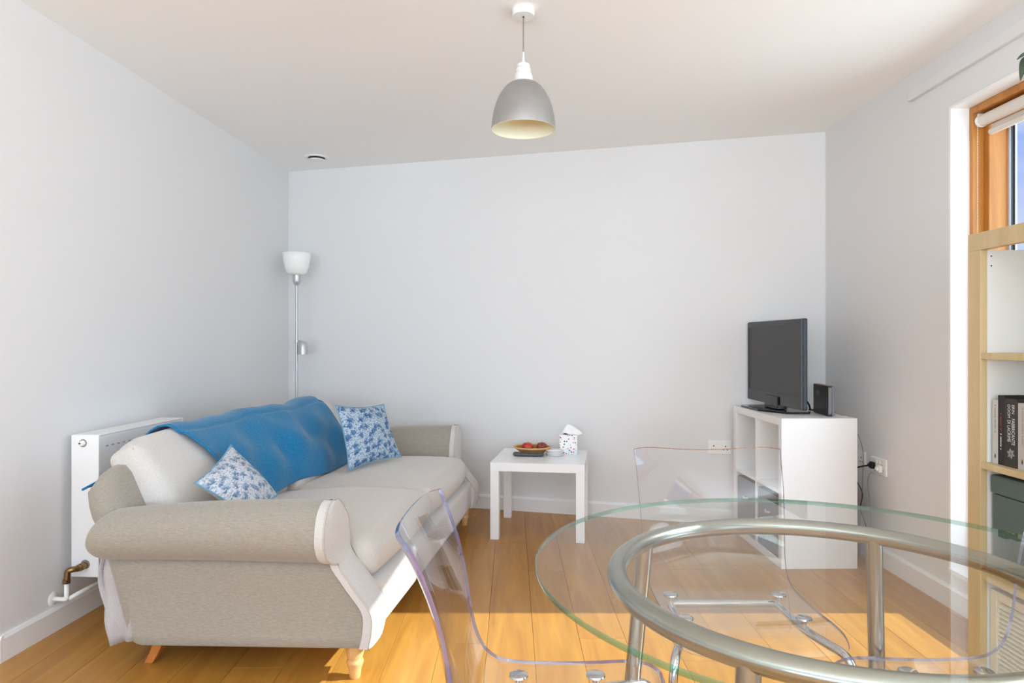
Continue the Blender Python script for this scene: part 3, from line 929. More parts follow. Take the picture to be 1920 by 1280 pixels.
# --- arms
def interp(tab, z):
    if z <= tab[0][0]: return tab[0][1]
    for (a, b2), (c, d) in zip(tab, tab[1:]):
        if z <= c:
            k = (z - a) / (c - a)
            k = k * k * (3 - 2 * k)
            return b2 + (d - b2) * k
    return tab[-1][1]
def smooth_interp(tab, z):
    n_ = len(tab)
    if z <= tab[0][0]: return tab[0][1]
    if z >= tab[-1][0]: return tab[-1][1]
    for i in range(n_ - 1):
        if z <= tab[i + 1][0]: break
    def slope(k):
        if k <= 0 or k >= n_ - 1:
            a, b2 = (tab[0], tab[1]) if k <= 0 else (tab[-2], tab[-1])
        else:
            a, b2 = tab[k - 1], tab[k + 1]
        return (b2[1] - a[1]) / (b2[0] - a[0])
    (z0, v0), (z1, v1) = tab[i], tab[i + 1]
    h = z1 - z0
    t_ = (z - z0) / h
    return (v0 * (2 * t_ ** 3 - 3 * t_ ** 2 + 1) + v1 * (3 * t_ ** 2 - 2 * t_ ** 3)
            + slope(i) * h * (t_ ** 3 - 2 * t_ ** 2 + t_) + slope(i + 1) * h * (t_ ** 3 - t_ ** 2))
FRONT = [(.13, -.004), (.19, .008), (.25, .004), (.33, -.054), (.42, -.116), (.48, -.122), (.55, -.122), (.63, -.128)]
BACK = [(.13, -.845), (.355, -.908), (.46, -.97), (.55, -.965), (.63, -.93)]
RC_Y, RC_Z, RR = 0.012, 0.517, 0.104
def arm_profile():
    pts = []
    pts.append((.150, .13)); pts.append((.10, .13)); pts.append((.05, .13)); pts.append((.006, .13))
    pts.append((0, .136))
    for k in range(1, 9):
        pts.append((0.0 + .010 * math.sin(k / 9 * PI), .136 + (.405 - .136) * k / 9))
    # roll: from underneath outward, over the top, to the inner side
    a0, a1 = math.radians(-88), math.radians(-325)
    for k in range(0, 31):
        a = a0 + (a1 - a0) * k / 30
        pts.append((RC_Y + RR * math.cos(a), RC_Z + RR * math.sin(a)))
    # inner face down
    pts.append((.128, .545)); pts.append((.142, .50)); pts.append((.150, .45)); pts.append((.152, .36)); pts.append((.152, .25)); pts.append((.152, .16))
    return pts
AP = arm_profile()
def arm_mesh(mirror):
    mb = MB()
    n = len(AP)
    cy_ = sum(p[0] for p in AP) / n; cz_ = sum(p[1] for p in AP) / n
    stations = [0.0, 0.008, 0.03, 0.08, .16, .25, .35, .45, .55, .65, .75, .85, .92, .965, .985, .995, 1.0]
    rows = []
    for s in stations:
        shrink = 0.0
        if s < .035: shrink = .008 * (1 - s / .035) ** 2
        if s > .985: shrink = .004 * ((s - .985) / .015) ** 2
        row_ = []
        for (y, z) in AP:
            roll = max(0.0, min(1.0, (z - .36) / .08))
            inroll = (y - RC_Y) ** 2 + (z - RC_Z) ** 2 < (RR * 1.02) ** 2
            y2 = y; z2 = z
            if roll > 0:
                k = (1 - s) ** 2.0
                ctr = RC_Z - .04 * k
                sc = 1 - .14 * k
                z2 = z + roll * ((ctr + (z - RC_Z) * sc) - z)
                y2 = y + roll * ((RC_Y + (y - RC_Y) * sc) - y)
            # pull edges in at the two ends
            dx_, dz_ = (cy_ - y2), (cz_ - z2)
            if inroll or z > .42:
                dx_, dz_ = RC_Y - y2, RC_Z - z2
            ll = math.hypot(dx_, dz_) or 1
            y2 += dx_ / ll * shrink; z2 += dz_ / ll * shrink
            if z < .43: z2 -= .034 * (1 - s) * (1 - max(0, z - .13) / .30)
            xf, xb = smooth_interp(FRONT, z), smooth_interp(BACK, z)
            xx = xb + (xf - xb) * s
            row_.append((xx, (SL - y2) if mirror else y2, z2))
        rows.append(row_)
    vs = [p for r_ in rows for p in r_]
    fs = []
    for j in range(len(rows) - 1):
        for i in range(n):
            fs.append((j * n + i, j * n + (i + 1) % n, (j + 1) * n + (i + 1) % n, (j + 1) * n + i))
    mb.add(vs, fs)
    # end caps: fans of quads collapsed towards the section's spine
    for row_ in (rows[0],):
        k0 = len(mb.v)
        spine = []
        for (x_, y_, z_) in row_:
            inr = z_ > .42
            ty, tz = (RC_Y, RC_Z) if inr else (.076, z_)
            if mirror: ty = SL - ty
            f_ = .55
            spine.append((x_ + (.006 if row_ is rows[-1] else -.006), y_ + (ty - y_) * f_, z_ + (tz - z_) * f_))
        mb.add(list(row_) + spine, [(i, (i + 1) % n, n + (i + 1) % n, n + i) for i in range(n)] + [tuple(range(n, 2 * n))])
    return mb, rows
for mirror in (False, True):
    mb, rows = arm_mesh(mirror)
    arm = sp_('arm', mb, M['linen'], auto=62)
    # separate facing panel of the scroll
    RF = RR + .0022
    def edge_y(z, outer_side):
        if z < RC_Z - RF: return -.0022 if outer_side else .1535
        c_ = math.sqrt(max(0, RF * RF - (z - RC_Z) ** 2))
        if outer_side: return min(RC_Y - c_, RC_Y) 
        inn = [(.16, .1535), (.36, .1535), (.45, .152), (.50, .144), (.545, .130), (.577, .100)]
        return RC_Y + c_ if z > .577 else max(smooth_interp(inn, z), RC_Y)
    levels = [.129 + (.405 - .129) * k / 22 for k in range(22)] + [RC_Z - RF + .0002 + (2 * RF - .0006) * (1 - math.cos(PI * k / 34)) / 2 for k in range(35)]
    fp = MB()
    NY = 9
    def fpt(z, q, back_):
        a, b3 = edge_y(z, True), edge_y(z, False)
        y_ = a + (b3 - a) * q
        e_ = 4 * q * (1 - q)
        x_ = smooth_interp(FRONT, z) + .004 + .010 * e_ ** .5 - back_
        return (x_, SL - y_ if mirror else y_, z)
    G = [[fpt(z, j / (NY - 1), 0) for j in range(NY)] for z in levels]
    fp.grid(lambda u, w: G[round(w * (len(levels) - 1))][round(u * (NY - 1))], NY, len(levels))
    for j, q in ((0, 0.0), (NY - 1, 1.0)):
        rim_ = [g_[j] for g_ in G]; rb_ = [fpt(z, q, .03) for z in levels]
        fp.grid(lambda u, w: (rim_ if u < .5 else rb_)[round(w * (len(levels) - 1))], 2, len(levels))
    fpo = sp_('arm_facing', fp, M['linen_pale'], parent=sofa, auto=40)
    pip = [(g_[0][0] + .001, g_[0][1], g_[0][2]) for g_ in G] + [(g_[-1][0] + .001, g_[-1][1], g_[-1][2]) for g_ in G[::-1]]
    sp_('piping', MB().tube(pip, .003, 8), M['piping'], parent=fpo, smooth=True)

# --- back frame
def frame_pt(u, q):
    """closed section of the back (q round the section) swept along the length u"""
    sec = [(-.80, .14), (-.80, .30), (-.885, .50), (-.965, .665), (-.99, .69), (-1.02, .692), (-1.04, .67), (-1.035, .62), (-.985, .45), (-.935, .30), (-.90, .18), (-.885, .14)]
    n = len(sec)
    k = q * n
    i = int(k) % n; f_ = k - int(k)
    a, b2 = sec[i], sec[(i + 1) % n]
    x_, z_ = a[0] + (b2[0] - a[0]) * f_, a[1] + (b2[1] - a[1]) * f_
    hump = .03 * math.sin(PI * u)
    if z_ > .5: z_ += hump * (z_ - .5) / .2
    e_ = min(u, 1 - u)
    sag = .05 * max(0, 1 - e_ / .05) ** 2 if z_ > .55 else 0
    return (x_, .025 + (SL - .05) * u, z_ - sag)
mb = MB()
mb.grid(lambda q, u: frame_pt(u, q), 48, 40, close_u=True)
for u in (0.0, 1.0):
    ring = [frame_pt(u, i / 48) for i in range(48)]
    cx_ = sum(p[0] for p in ring) / 48; cz_ = sum(p[2] for p in ring) / 48
    mb.add(ring + [(cx_ + (p[0] - cx_) * .5, p[1] + (-.012 if u == 0 else .012), cz_ + (p[2] - cz_) * .5) for p in ring],
           [(i, (i + 1) % 48, 48 + (i + 1) % 48, 48 + i) for i in range(48)] + [tuple(range(48, 96))])
sp_('back_frame', mb, M['linen'], auto=60)

# --- loose skirt of the cover hanging at the rear
def skirt_pt(u, w):
    z_ = .46 - (.46 - .085) * w
    x_ = -.975 + .012 * math.sin(u * 61) * w + .05 * (1 - w) * -0.3 - .02 * math.sin(w * PI * 1.3)
    y_ = .035 + (SL - .07) * u
    return (x_ + .006 * math.sin(w * 11 + u * 20), y_, z_ + .012 * math.sin(u * 37) * w)
def skirt_end(u, w):
    """the gathered end by the near arm"""
    z_ = .46 - (.46 - .075 - .03 * u) * w
    x_ = -.975 + .13 * u
    y_ = .052 + .010 * math.sin(u * 9 + w * 5) * (0.3 + w) + .006 * math.sin(w * 14)
    return (x_ - .02 * math.sin(w * PI * 1.3) * (1 - u), y_ - .012 * w, z_)
mb = MB()
mb.grid(skirt_pt, 90, 14)
mb.grid(skirt_end, 18, 14)
o = sp_('skirt', mb, M['skirt'], smooth=True)
sm = o.modifiers.new('thick', 'SOLIDIFY'); sm.thickness = 0.005
pl_ = [skirt_end(.62 + .05 * math.sin(k * .6), k / 20) for k in range(21)]
sp_('skirt_seam', MB().tube([(p[0], p[1] - .003, p[2]) for p in pl_], .0018, 6), M['piping'], parent=o, smooth=True)

# --- seat cushions
def seat_disp(wd, ln, seed):
    def fn(u, v_, w, p, n):
        p = p.copy()
        crown = (1 - u ** 4) * (1 - v_ ** 4)
        if w > 0:
            p.z += .030 * crown * w
            p.z -= .035 * max(0, -u) * w                       # sinks towards the back
            p.z += .006 * math.sin(4.2 * u + seed) * math.sin(3.1 * v_ + seed) * crown
            p.z -= .006 * math.exp(-((u - .35 - .2 * v_) / .10) ** 2) * (1 - v_ ** 2)
        if u > .5:
            p.x += .030 * (1 - v_ ** 2) * (1 - w * w) * (u - .5) * 2
        return p
    return fn
for k, (ya, yb) in enumerate(((.152, 1.046), (1.050, SL - .152))):
    mb = roundbox(0.80, yb - ya, 0.150, 0.060, (40, 44, 12), seat_disp(.8, yb - ya, k * 2.1))
    mb.v = [(p[0] - .435, p[1] + (ya + yb) / 2, p[2] + .366) for p in mb.v]
    sc_ = sp_('seat_cushion', mb, M['seat_linen'], smooth=True)
    # seam along the front edge
    ring = []
    for q in range(60):
        v_ = -0.93 + 1.86 * q / 59
        ring.append((-.052 + .030 * (1 - v_ ** 2) * .75, (ya + yb) / 2 + v_ * (yb - ya) / 2, .418 + .020 * (1 - v_ ** 4)))

# --- back cushions
BE = Vector((-.517, .856)); BN = Vector((.856, .517))
BW, BH, BT = .895, .44, .14
def back_local(h, d, y, xoff):
    """h up the cushion 0..BH, d out of its front"""
    return (-.735 + xoff + BE.x * h + BN.x * d, y, .425 + BE.y * h + BN.y * d)
def back_bulge(v_, w): return .045 * (1 - v_ ** 4) * (1 - w * w)
XO = (-.012, .035)
for k, (ya, yb) in enumerate(((.155, 1.05), (1.05, SL - .155))):
    def disp(u, v_, w, p, n):
        p = p.copy()
        if u > 0: p.x += back_bulge(v_, w) * u
        p.z += .020 * (1 - abs(v_)) * max(0, w)
        if abs(v_) > .86 and w > .8: p.z -= .014
        p.x += .004 * math.sin(5 * v_ + 3 * w)
        return p
    mb = roundbox(BT, yb - ya, BH, .042, (10, 44, 24), disp)
    mb.v = [back_local(p[2] + BH / 2, p[0] - BT / 2, p[1] + (ya + yb) / 2, XO[k]) for p in mb.v]
    bc = sp_('back_cushion', mb, M['linen_pale'], smooth=True)
    for yy, sg in ((ya, 1), (yb, -1)):
        pts = []
        for q in range(24):
            h = .04 + (BH - .08) * q / 23
            pts.append(back_local(h, -.020, yy + sg * .012, XO[k]))
        sp_('seam', MB().tube(pts, .0024, 6), M['piping'], parent=bc, smooth=True)

# --- legs
leg_prof = [(0.0001, 0), (.017, 0), (.019, .004), (.022, .03), (.0265, .044), (.029, .052), (.029, .058), (.0255, .064), (.026, .068), (.031, .090), (.0335, .112), (.034, .134), (.0001, .134)]
for yy in (.07, SL - .07):
    sp_('front_leg', MB().lathe(leg_prof, 28, (-.07, yy, 0)), M['pine_leg'], auto=50)
def rear_leg(yy):
    mb = MB()
    vs, fs = [], []
    for j in range(8):
        w_ = j / 7
        z_ = .104 * (1 - w_)
        xx = -.800 - .045 * w_ ** 1.6
        hw = .020 - .004 * w_
        vs += [(xx - hw, yy - hw, z_), (xx + hw, yy - hw, z_), (xx + hw, yy + hw, z_), (xx - hw, yy + hw, z_)]
    for j in range(7):
        fs += [(j * 4 + i, j * 4 + (i + 1) % 4, j * 4 + 4 + (i + 1) % 4, j * 4 + 4 + i) for i in range(4)]
    fs += [(3, 2, 1, 0), (28, 29, 30, 31)]
    return mb.add(vs, fs)
for yy in (.09, SL - .09):
    sp_('rear_leg', rear_leg(yy), M['rear_leg'], bevel=0.002)

# ================================================================== blue throw over the sofa back
th = thing('throw_blanket', 'blue fleece throw draped over the back of the sofa', 'throw', SO, SA)
def throw_pt(u, w, g=0.0):
    """u along the sofa, w from the front hem over the top to the rear"""
    wr_ = .010 * math.sin(u * 17 + w * 5) * math.sin(w * 6 + u * 3) + .007 * math.sin(u * 31 - w * 9) + .006 * math.sin((u * 1.4 + w) * 13)
    wr_ += .016 * math.exp(-((u - .52 + .25 * (w - .3)) / .07) ** 2) * (1 - w * .5)
    # hems slant: the near side falls lower and is shifted at the front
    s_top = .40 + (1.715 - .40) * u
    s_bot = .60 + (1.72 - .60) * u
    xoff = XO[0] + (XO[1] - XO[0]) * max(0, min(1, (u - .42) / .2))
    H0 = -.004 + .050 * max(0, (u - .25)) ** 1.0 + .02 * math.sin(u * 5)      # front hem height on the cushion
    top = BH + .030
    if w < .62:
        k = w / .62
        h = H0 + (top - .07 - H0) * k
        hw = (h / BH) * 2 - 1
        d = .045 * (1 - hw * hw) + .018 + g
        s = s_bot + (s_top - s_bot) * k
        d += wr_ * (.35 + .65 * math.sin(PI * min(1, k * 1.05)))
        p = back_local(h, d, s, xoff)
    elif w < .86:
        k = (w - .62) / .24
        a = k * PI
        rad_ = BT / 2 + .020 + g
        h = top - .07 + math.sin(a) * (.072 + g) + wr_ * .5
        d = -BT / 2 + math.cos(a) * rad_
        p = back_local(h, d, s_top, xoff)
    else:
        k = (w - .86) / .14
        h = top - .07 - k * .06
        d = -BT - .020 - g - .012 * k
        skew = -.36 * (1 - u) * k
        p = back_local(h, d, s_top + skew, xoff)
    up_ = .018 * math.exp(-((u - .93) / .10) ** 2) + .012 * math.exp(-((u - .55) / .10) ** 2)
    return (p[0], p[1], p[2] + up_ * math.sin(PI * max(0, min(1, (w - .35) / .6))))
mb = MB()
mb.grid(lambda u, w: throw_pt(u, w), 90, 80)
o = link('blanket', mb.mesh('blanket', M['throw'], smooth=True), th)
md = o.modifiers.new('thick', 'SOLIDIFY'); md.thickness = 0.006; md.offset = 1.0
for u in (0.0, 1.0):
    edge = [throw_pt(u, k / 60, .003) for k in range(61)]
    link('hem', MB().tube(edge, .0045, 8).mesh('hem', M['throw'], smooth=True), th)

# ================================================================== scatter cushions
def pillow(name, label, TL, TR, BR, BL, thick, face_mat, loc):
    t_ = thing(name, label, 'cushion', loc, group=None)
    TL, TR, BR, BL = [Vector(p) - Vector(loc) for p in (TL, TR, BR, BL)]
    nrm = ((TR - BL).cross(TL - BR)).normalized()
    cen = (TL + TR + BR + BL) / 4
    if nrm.dot(-(cen + Vector(loc)) + Vector((0, 0, EYE))) < 0: nrm = -nrm
    def surf(u, v_, sgn):
        a, b2 = 2 * u - 1, 2 * v_ - 1
        # concave edges, pointed corners
        pin = .10
        uu = .5 + .5 * a * (1 - pin * (1 - b2 * b2))
        vv2 = .5 + .5 * b2 * (1 - pin * (1 - a * a))
        p = (BL * (1 - uu) + BR * uu) * (1 - vv2) + (TL * (1 - uu) + TR * uu) * vv2
        bul = ((1 - a ** 2) * (1 - b2 ** 2)) ** .55
        bul += .05 * math.sin(a * 5 + b2 * 3) * (1 - a * a) * (1 - b2 * b2)
        return p + nrm * sgn * thick * bul
    N_ = 30
    for nm, sgn, mt in (('front_cover', 1, face_mat), ('back_cover', -1, M['cushion_back'])):
        mb = MB().grid(lambda u, v_: surf(u, v_, sgn), N_, N_)
        me = mb.mesh(nm, mt, smooth=True, fix=False)
        uvl = me.uv_layers.new(name='UVMap')
        for lp_ in me.loops:
            vi = lp_.vertex_index
            uvl.data[lp_.index].uv = ((vi % N_) / (N_ - 1), (vi // N_) / (N_ - 1))
        link(nm, me, t_)
    loop = [surf(k / 20, 0, 1) for k in range(20)] + [surf(1, k / 20, 1) for k in range(20)] + [surf(1 - k / 20, 1, 1) for k in range(20)] + [surf(0, 1 - k / 20, 1) for k in range(20)]
    link('piping', MB().tube(loop, .0034, 8, closed=True).mesh('piping', M['cushion_piping'], smooth=True), t_)
    return t_
pillow('scatter_cushion', 'blue floral cushion leaning at the far end beside the throw', (-.945, 3.66, .815), (-.750, 3.99, .790), (-.640, 3.95, .490), (-.862, 3.60, .475), .060, M['floral_blue'], (-.75, 3.78, .47))
pillow('scatter_cushion', 'pale blue floral cushion tipped over behind the near sofa arm', (-1.180, 2.535, .632), (-1.195, 2.90, .718), (-1.005, 2.93, .500), (-.985, 2.60, .470), .055, M['floral_pale'], (-1.06, 2.72, .47))

# ================================================================== white side table with its things
lt_a = math.radians(-8.3)
LT = Vector((-.128, 3.992, 0))          # front left corner
lt = thing('side_table', 'small square glossy white side table by the far wall', 'table', LT, lt_a)
def ltp(name, mb, mat, **kw): return link(name, mb.mesh(name, mat, **kw), lt)
ltp('table_top', MB().box(0, .55, 0, .55, .40, .45), M['lacquer'], bevel=0.0015)
for xa in (0.0003, .4997):
    for ya in (0.0003, .4997):
        ltp('leg', MB().box(xa, xa + .05, ya, ya + .05, 0, .40), M['lacquer'], bevel=0.0015)
TZ = .4502
def on_table(xp, yp):
    Y = (EYE - TZ) * 1280 / (yp - 640)
    return Vector(((xp - 960) / 1280 * Y, Y, TZ))
# basket
bk = thing('fruit_basket', 'shallow oval wicker basket holding two apples', 'basket', on_table(998, 849.5))
def coil(prof, nm, mat, r=.0042):
    mb = MB()
    for (rx, z) in prof:
        mb.tube([(rx * math.cos(2 * PI * k / 40), rx * .86 * math.sin(2 * PI * k / 40), z) for k in range(40)], r, 6, closed=True)
    return link(nm, mb.mesh(nm, mat, smooth=True), bk)
coil([(.008 + .0078 * k, .0045) for k in range(8)] + [(.070 + .0062 * k, .007 + .0050 * k) for k in range(7)], 'woven_body', M['wicker'])
coil([(.1135, .040)], 'rim', M['wicker_rim'], .0058)
def apple(label, loc, r, mat):
    a_ = thing('apple', label, 'fruit', loc)
    prof = []
    for k in range(19):
        th_ = -PI / 2 + PI * k / 18
        rr_ = r * math.cos(th_) * (1 + .05 * math.sin(th_))
        zz = r * .93 * math.sin(th_)
        dip = math.exp(-(math.cos(th_) / .35) ** 2)
        zz += -.22 * r * dip if th_ > 0 else .12 * r * dip
        prof.append((max(rr_, .0001), zz + r * .80))
    link('flesh', MB().lathe(prof, 28).mesh('flesh', mat, smooth=True), a_)
    link('stalk', MB().tube([(0, 0, r * 1.45), (.002, .001, r * 1.70), (.004, .002, r * 1.86)], .0013, 6).mesh('stalk', M['wicker'], smooth=True), a_)
    return a_
ap = bk.location
apple('bright red apple at the left in the wicker basket', Vector((ap.x - .030, ap.y - .004, TZ + .009)), .037, M['apple_red'])
apple('dull russet red apple at the right in the wicker basket', Vector((ap.x + .060, ap.y + .004, TZ + .0125)), .0345, M['apple_dull'])
# remote control
rm = thing('remote_control', 'dark grey remote control lying in front of the basket', 'remote', on_table(991, 855), math.radians(-9))
mb = roundbox(.188, .046, .020, .008, (24, 8, 6), lambda u, v_, w, p, n: Vector((p.x, p.y * (1 - .12 * u), p.z + .004 * (u * u))))
mb.v = [(p[0], p[1], p[2] + .0105) for p in mb.v]
zmin = min(p[2] for p in mb.v)
mb.v = [(p[0], p[1], p[2] - zmin) for p in mb.v]
link('body', mb.mesh('body', M['remote'], smooth=True), rm)
mbk = MB()
for i in range(6):
    for j in range(3):
        mbk.lathe([(.0001, .0), (.0042, .0), (.0040, .0016), (.0001, .0018)], 8, (-.055 + i * .019, -.012 + j * .012, .0195 + .004 * ((-.055 + i * .019) / .094) ** 2))
link('buttons', mbk.mesh('buttons', M['grey_plastic'], smooth=True), rm)
# coasters
cc = on_table(1040, 853)
for k, lab in enumerate(('bottom round white coaster of the stack of four', 'second lowest round white coaster of the stack of four', 'third round white coaster up in the stack of four', 'topmost round coaster of the stack of four with pale print')):
    c_ = thing('coaster', lab, 'coaster', (cc.x + .0015 * (-1) ** k, cc.y + .001 * k, TZ + k * .0088), group='stack of coasters on the side table')
    link('body', MB().lathe([(.0001, 0), (.048, 0), (.0525, .003), (.0535, .0068), (.052, .0078), (.0001, .0078)], 40).mesh('body', M['lacquer'], auto=50), c_)
    link('edge_line', MB().lathe([(.0535, .0024), (.0538, .003), (.0538, .0036), (.0534, .0042)], 40).mesh('edge_line', M['print_grey'], smooth=True), c_)
# tissue box
tb_l = on_table(1067, 852)
tb = thing('tissue_box', 'cube tissue box with dotted floral print and a raised tissue', 'tissue box', (tb_l.x, tb_l.y + .055, TZ), math.radians(-5))
link('carton', MB().box(-.055, .055, -.055, .055, 0, .121).mesh('carton', M['tissue_box'], bevel=0.001), tb)
link('opening', MB().lathe([(.0001, .1212), (.036, .1212), (.036, .1216), (.0001, .1216)], 28).mesh('opening', M['print_grey']), tb)
def tissue_pt(u, w):
    a = u * 2 * PI
    r = .004 + .046 * (1 - w) ** .8
    r *= 1 + .28 * math.sin(3 * a + 1) * (1 - w * .6) + .10 * math.sin(7 * a)
    return (r * math.cos(a) * 1.15 + .012 * (1 - w), r * math.sin(a) * .45, .122 + .060 * w ** .85 + .010 * math.sin(2 * a) * (1 - w))
link('tissue', MB().grid(tissue_pt, 48, 12, close_u=True).mesh('tissue', M['tissue'], smooth=True), tb)

# ================================================================== cube shelf unit with the television
KO = Vector((1.370, 3.470, 0))
KA = math.radians(1.2)
KL, KD, KH = .705, .39, .765
ks = thing('shelf_unit', 'white cube shelf unit with four compartments in the right corner', 'shelf', KO, KA)
# local: x into depth (0 = front), y along length, z up
def kp(name, mb, mat, parent=ks, **kw): return link(name, mb.mesh(name, mat, **kw), parent)
TH, IN = .038, .016
kp('top_panel', MB().box(0, KD, 0, KL, KH - TH, KH), M['foil'], bevel=.001)
kp('bottom_panel', MB().box(0, KD, 0, KL, 0, TH), M['foil'], bevel=.001)
kp('side_panel', MB().box(0, KD, 0, TH, TH, KH - TH), M['foil'], bevel=.001)
kp('side_panel', MB().box(0, KD, KL - TH, KL, TH, KH - TH), M['foil'], bevel=.001)
kp('divider', MB().box(0.002, KD, KL / 2 - IN / 2, KL / 2 + IN / 2, TH, KH - TH), M['foil'], bevel=.0008)
for ya, yb in ((TH, KL / 2 - IN / 2), (KL / 2 + IN / 2, KL - TH)):
    kp('shelf_board', MB().box(0.003, KD, ya, yb, KH / 2 - IN / 2, KH / 2 + IN / 2), M['foil'], bevel=.0008)
# fabric boxes in the lower compartments
def kworld(x_, y_, z_):
    c_, s_ = math.cos(KA), math.sin(KA)
    return Vector((KO.x + c_ * x_ - s_ * y_, KO.y + s_ * x_ + c_ * y_, z_))
for k, (ya, yb, lab) in enumerate(((TH, KL / 2 - IN / 2, 'grey felt storage box in the shelf compartment nearest the camera'), (KL / 2 + IN / 2, KL - TH, 'grey felt storage box in the shelf compartment next to the back wall'))):
    w_ = yb - ya - .016
    fb = thing('storage_box', lab, 'box', kworld(.008, (ya + yb) / 2, TH + .0005), KA, group='felt boxes in the shelf unit')
    hb = .312
    link('front_panel', MB().box(0, .006, -w_ / 2, w_ / 2, 0, hb).mesh('front_panel', M['felt'], bevel=.002), fb)
    link('rear_panel', MB().box(.354, .36, -w_ / 2, w_ / 2, 0, hb).mesh('rear_panel', M['felt'], bevel=.002), fb)
    for s_ in (-1, 1):
        y0_, y1_ = sorted((s_ * w_ / 2, s_ * (w_ / 2 - .006)))
        link('side_panel', MB().box(.006, .354, y0_, y1_, 0, hb).mesh('side_panel', M['felt'], bevel=.002), fb)
    link('bottom', MB().box(.006, .354, -w_ / 2 + .006, w_ / 2 - .006, 0, .006).mesh('bottom', M['felt_dark']), fb)
    link('handle', MB().tube([(-.004, -.03, .21), (-.012, 0, .205), (-.004, .03, .21)], .006, 8).mesh('handle', M['cushion_back'], smooth=True), fb)

# television
tvc = Vector((1.512, 3.90, KH))
tv = thing('television', 'black flat screen television on a swivel stand', 'television', tvc, math.radians(2.3))
def tvp(name, mb, mat, parent=tv, **kw): return link(name, mb.mesh(name, mat, **kw), parent)
TWD, TB, TT = .735, .034, .512
# local: -x is the screen side, y along width (screen faces -x)
case = tvp('housing', MB().box(-.022, .004, -TWD / 2, TWD / 2, TB, TT), M['black'], bevel=.006, seg=3)
tvp('rear_bulge', roundbox(.05, .50, .30, .02, (6, 10, 8)) if False else MB().box(.004, .040, -.25, .25, .09, .40), M['black'], bevel=.012, seg=3)
bz_ = MB()
bz_.box(-.0262, -.0222, -TWD / 2 + .004, TWD / 2 - .004, TT - .034, TT - .004)
bz_.box(-.0262, -.0222, -TWD / 2 + .004, TWD / 2 - .004, TB + .004, TB + .068)
bz_.box(-.0262, -.0222, -TWD / 2 + .004, -TWD / 2 + .030, TB + .068, TT - .034)
bz_.box(-.0262, -.0222, TWD / 2 - .030, TWD / 2 - .004, TB + .068, TT - .034)
tvp('bezel', bz_, M['black_gloss'], fix=False)
tvp('screen', MB().box(-.0238, -.0223, -TWD / 2 + .030, TWD / 2 - .030, TB + .068, TT - .034), M['screen'])
tvp('logo', MB().box(-.0266, -.0263, -.022, .022, TB + .032, TB + .038), M['print_grey'])
tvp('neck', MB().prism([(-.035, -.09), (.02, -.09), (.03, .09), (-.035, .09)], .012, TB + .05), M['black_gloss'], bevel=.004)
tvp('stand', MB().prism([(-.130, -.05), (-.130, .20), (-.115, .235), (.06, .235), (.095, .19), (.105, -.19), (.085, -.225), (-.04, -.215)], 0.0, .011), M['black_gloss'], bevel=.003)

# router
rt0 = Vector((1.650, 3.565, KH)); rt1 = Vector((1.676, 3.800, KH))
ra_ = math.atan2(-(rt1 - rt0).x, (rt1 - rt0).y)
ro = thing('router', 'slim dark brown broadband router standing beside the television', 'router', rt0, ra_)
def rop(name, mb, mat, **kw): return link(name, mb.mesh(name, mat, **kw), ro)
RLn = (rt1 - rt0).length
rop('body', MB().box(0, .020, 0, RLn, 0, .160), M['hub'], bevel=.006, seg=3)
rop('side_cover', MB().box(.0205, .036, 0.002, RLn - .002, 0.001, .159), M['hub_side'], bevel=.005, seg=3)
rop('edge_strip', MB().box(.002, .019, -.0012, 0.0008, .012, .150), M['hub_side'], bevel=.0005)
text_part('lettering', 'sky', .046, M['print_grey'], ro, (-.0006, RLn * .66, .118), (0, -1, 0), (0, 0, 1), 'CENTER')

# sockets
def socket(label, origin, ang, holes=True, loc_z=0.0, plug=None):
    """plate in local xz, facing local -y"""
    s_ = thing('power_socket', label, 'socket', origin, ang)
    link('plate', MB().box(-.073, .073, -.010, 0, -.043, .043).mesh('plate', M['white_plastic'], bevel=.003, seg=3), s_)
    for cx_ in (-.036, .036):
        for (dx_, dz_, w_, h_) in ((0, .008, .006, .010), (-.011, -.014, .009, .005), (.011, -.014, .009, .005)):
            link('pin_hole', MB().box(cx_ + dx_ - w_ / 2, cx_ + dx_ + w_ / 2, -.0108, -.0099, dz_ - h_ / 2, dz_ + h_ / 2).mesh('pin_hole', M['cable_black']), s_)
        link('rocker', MB().box(cx_ * .42 - .007, cx_ * .42 + .007, -.0135, -.0099, .014, .034).mesh('rocker', M['white_plastic'], bevel=.002), s_)
    return s_
bdir = math.atan2(db.y, db.x)
pb = px(1349, 836, 4.30)
yb_ = back_y(pb.x)
socket('white double power socket on the back wall left of the shelf unit', (pb.x * yb_ / 4.30, back_y(pb.x * yb_ / 4.30) - .0005, EYE - (838 - 640) / 1280 * yb_), bdir)
def rwall(xp, yp):
    Y = WX * 1280 / (xp - 960)
    return Vector((WX, Y, EYE - (yp - 640) / 1280 * Y))
s1_ = socket('white double power socket with plugs on the right wall beside the shelf unit', rwall(1650, 874) + Vector((-.0005, 0, 0)), -PI / 2)
s2_ = socket('white double wall socket half hidden behind the shelf unit', rwall(1612, 858) + Vector((-.0005, 0, 0)), -PI / 2)
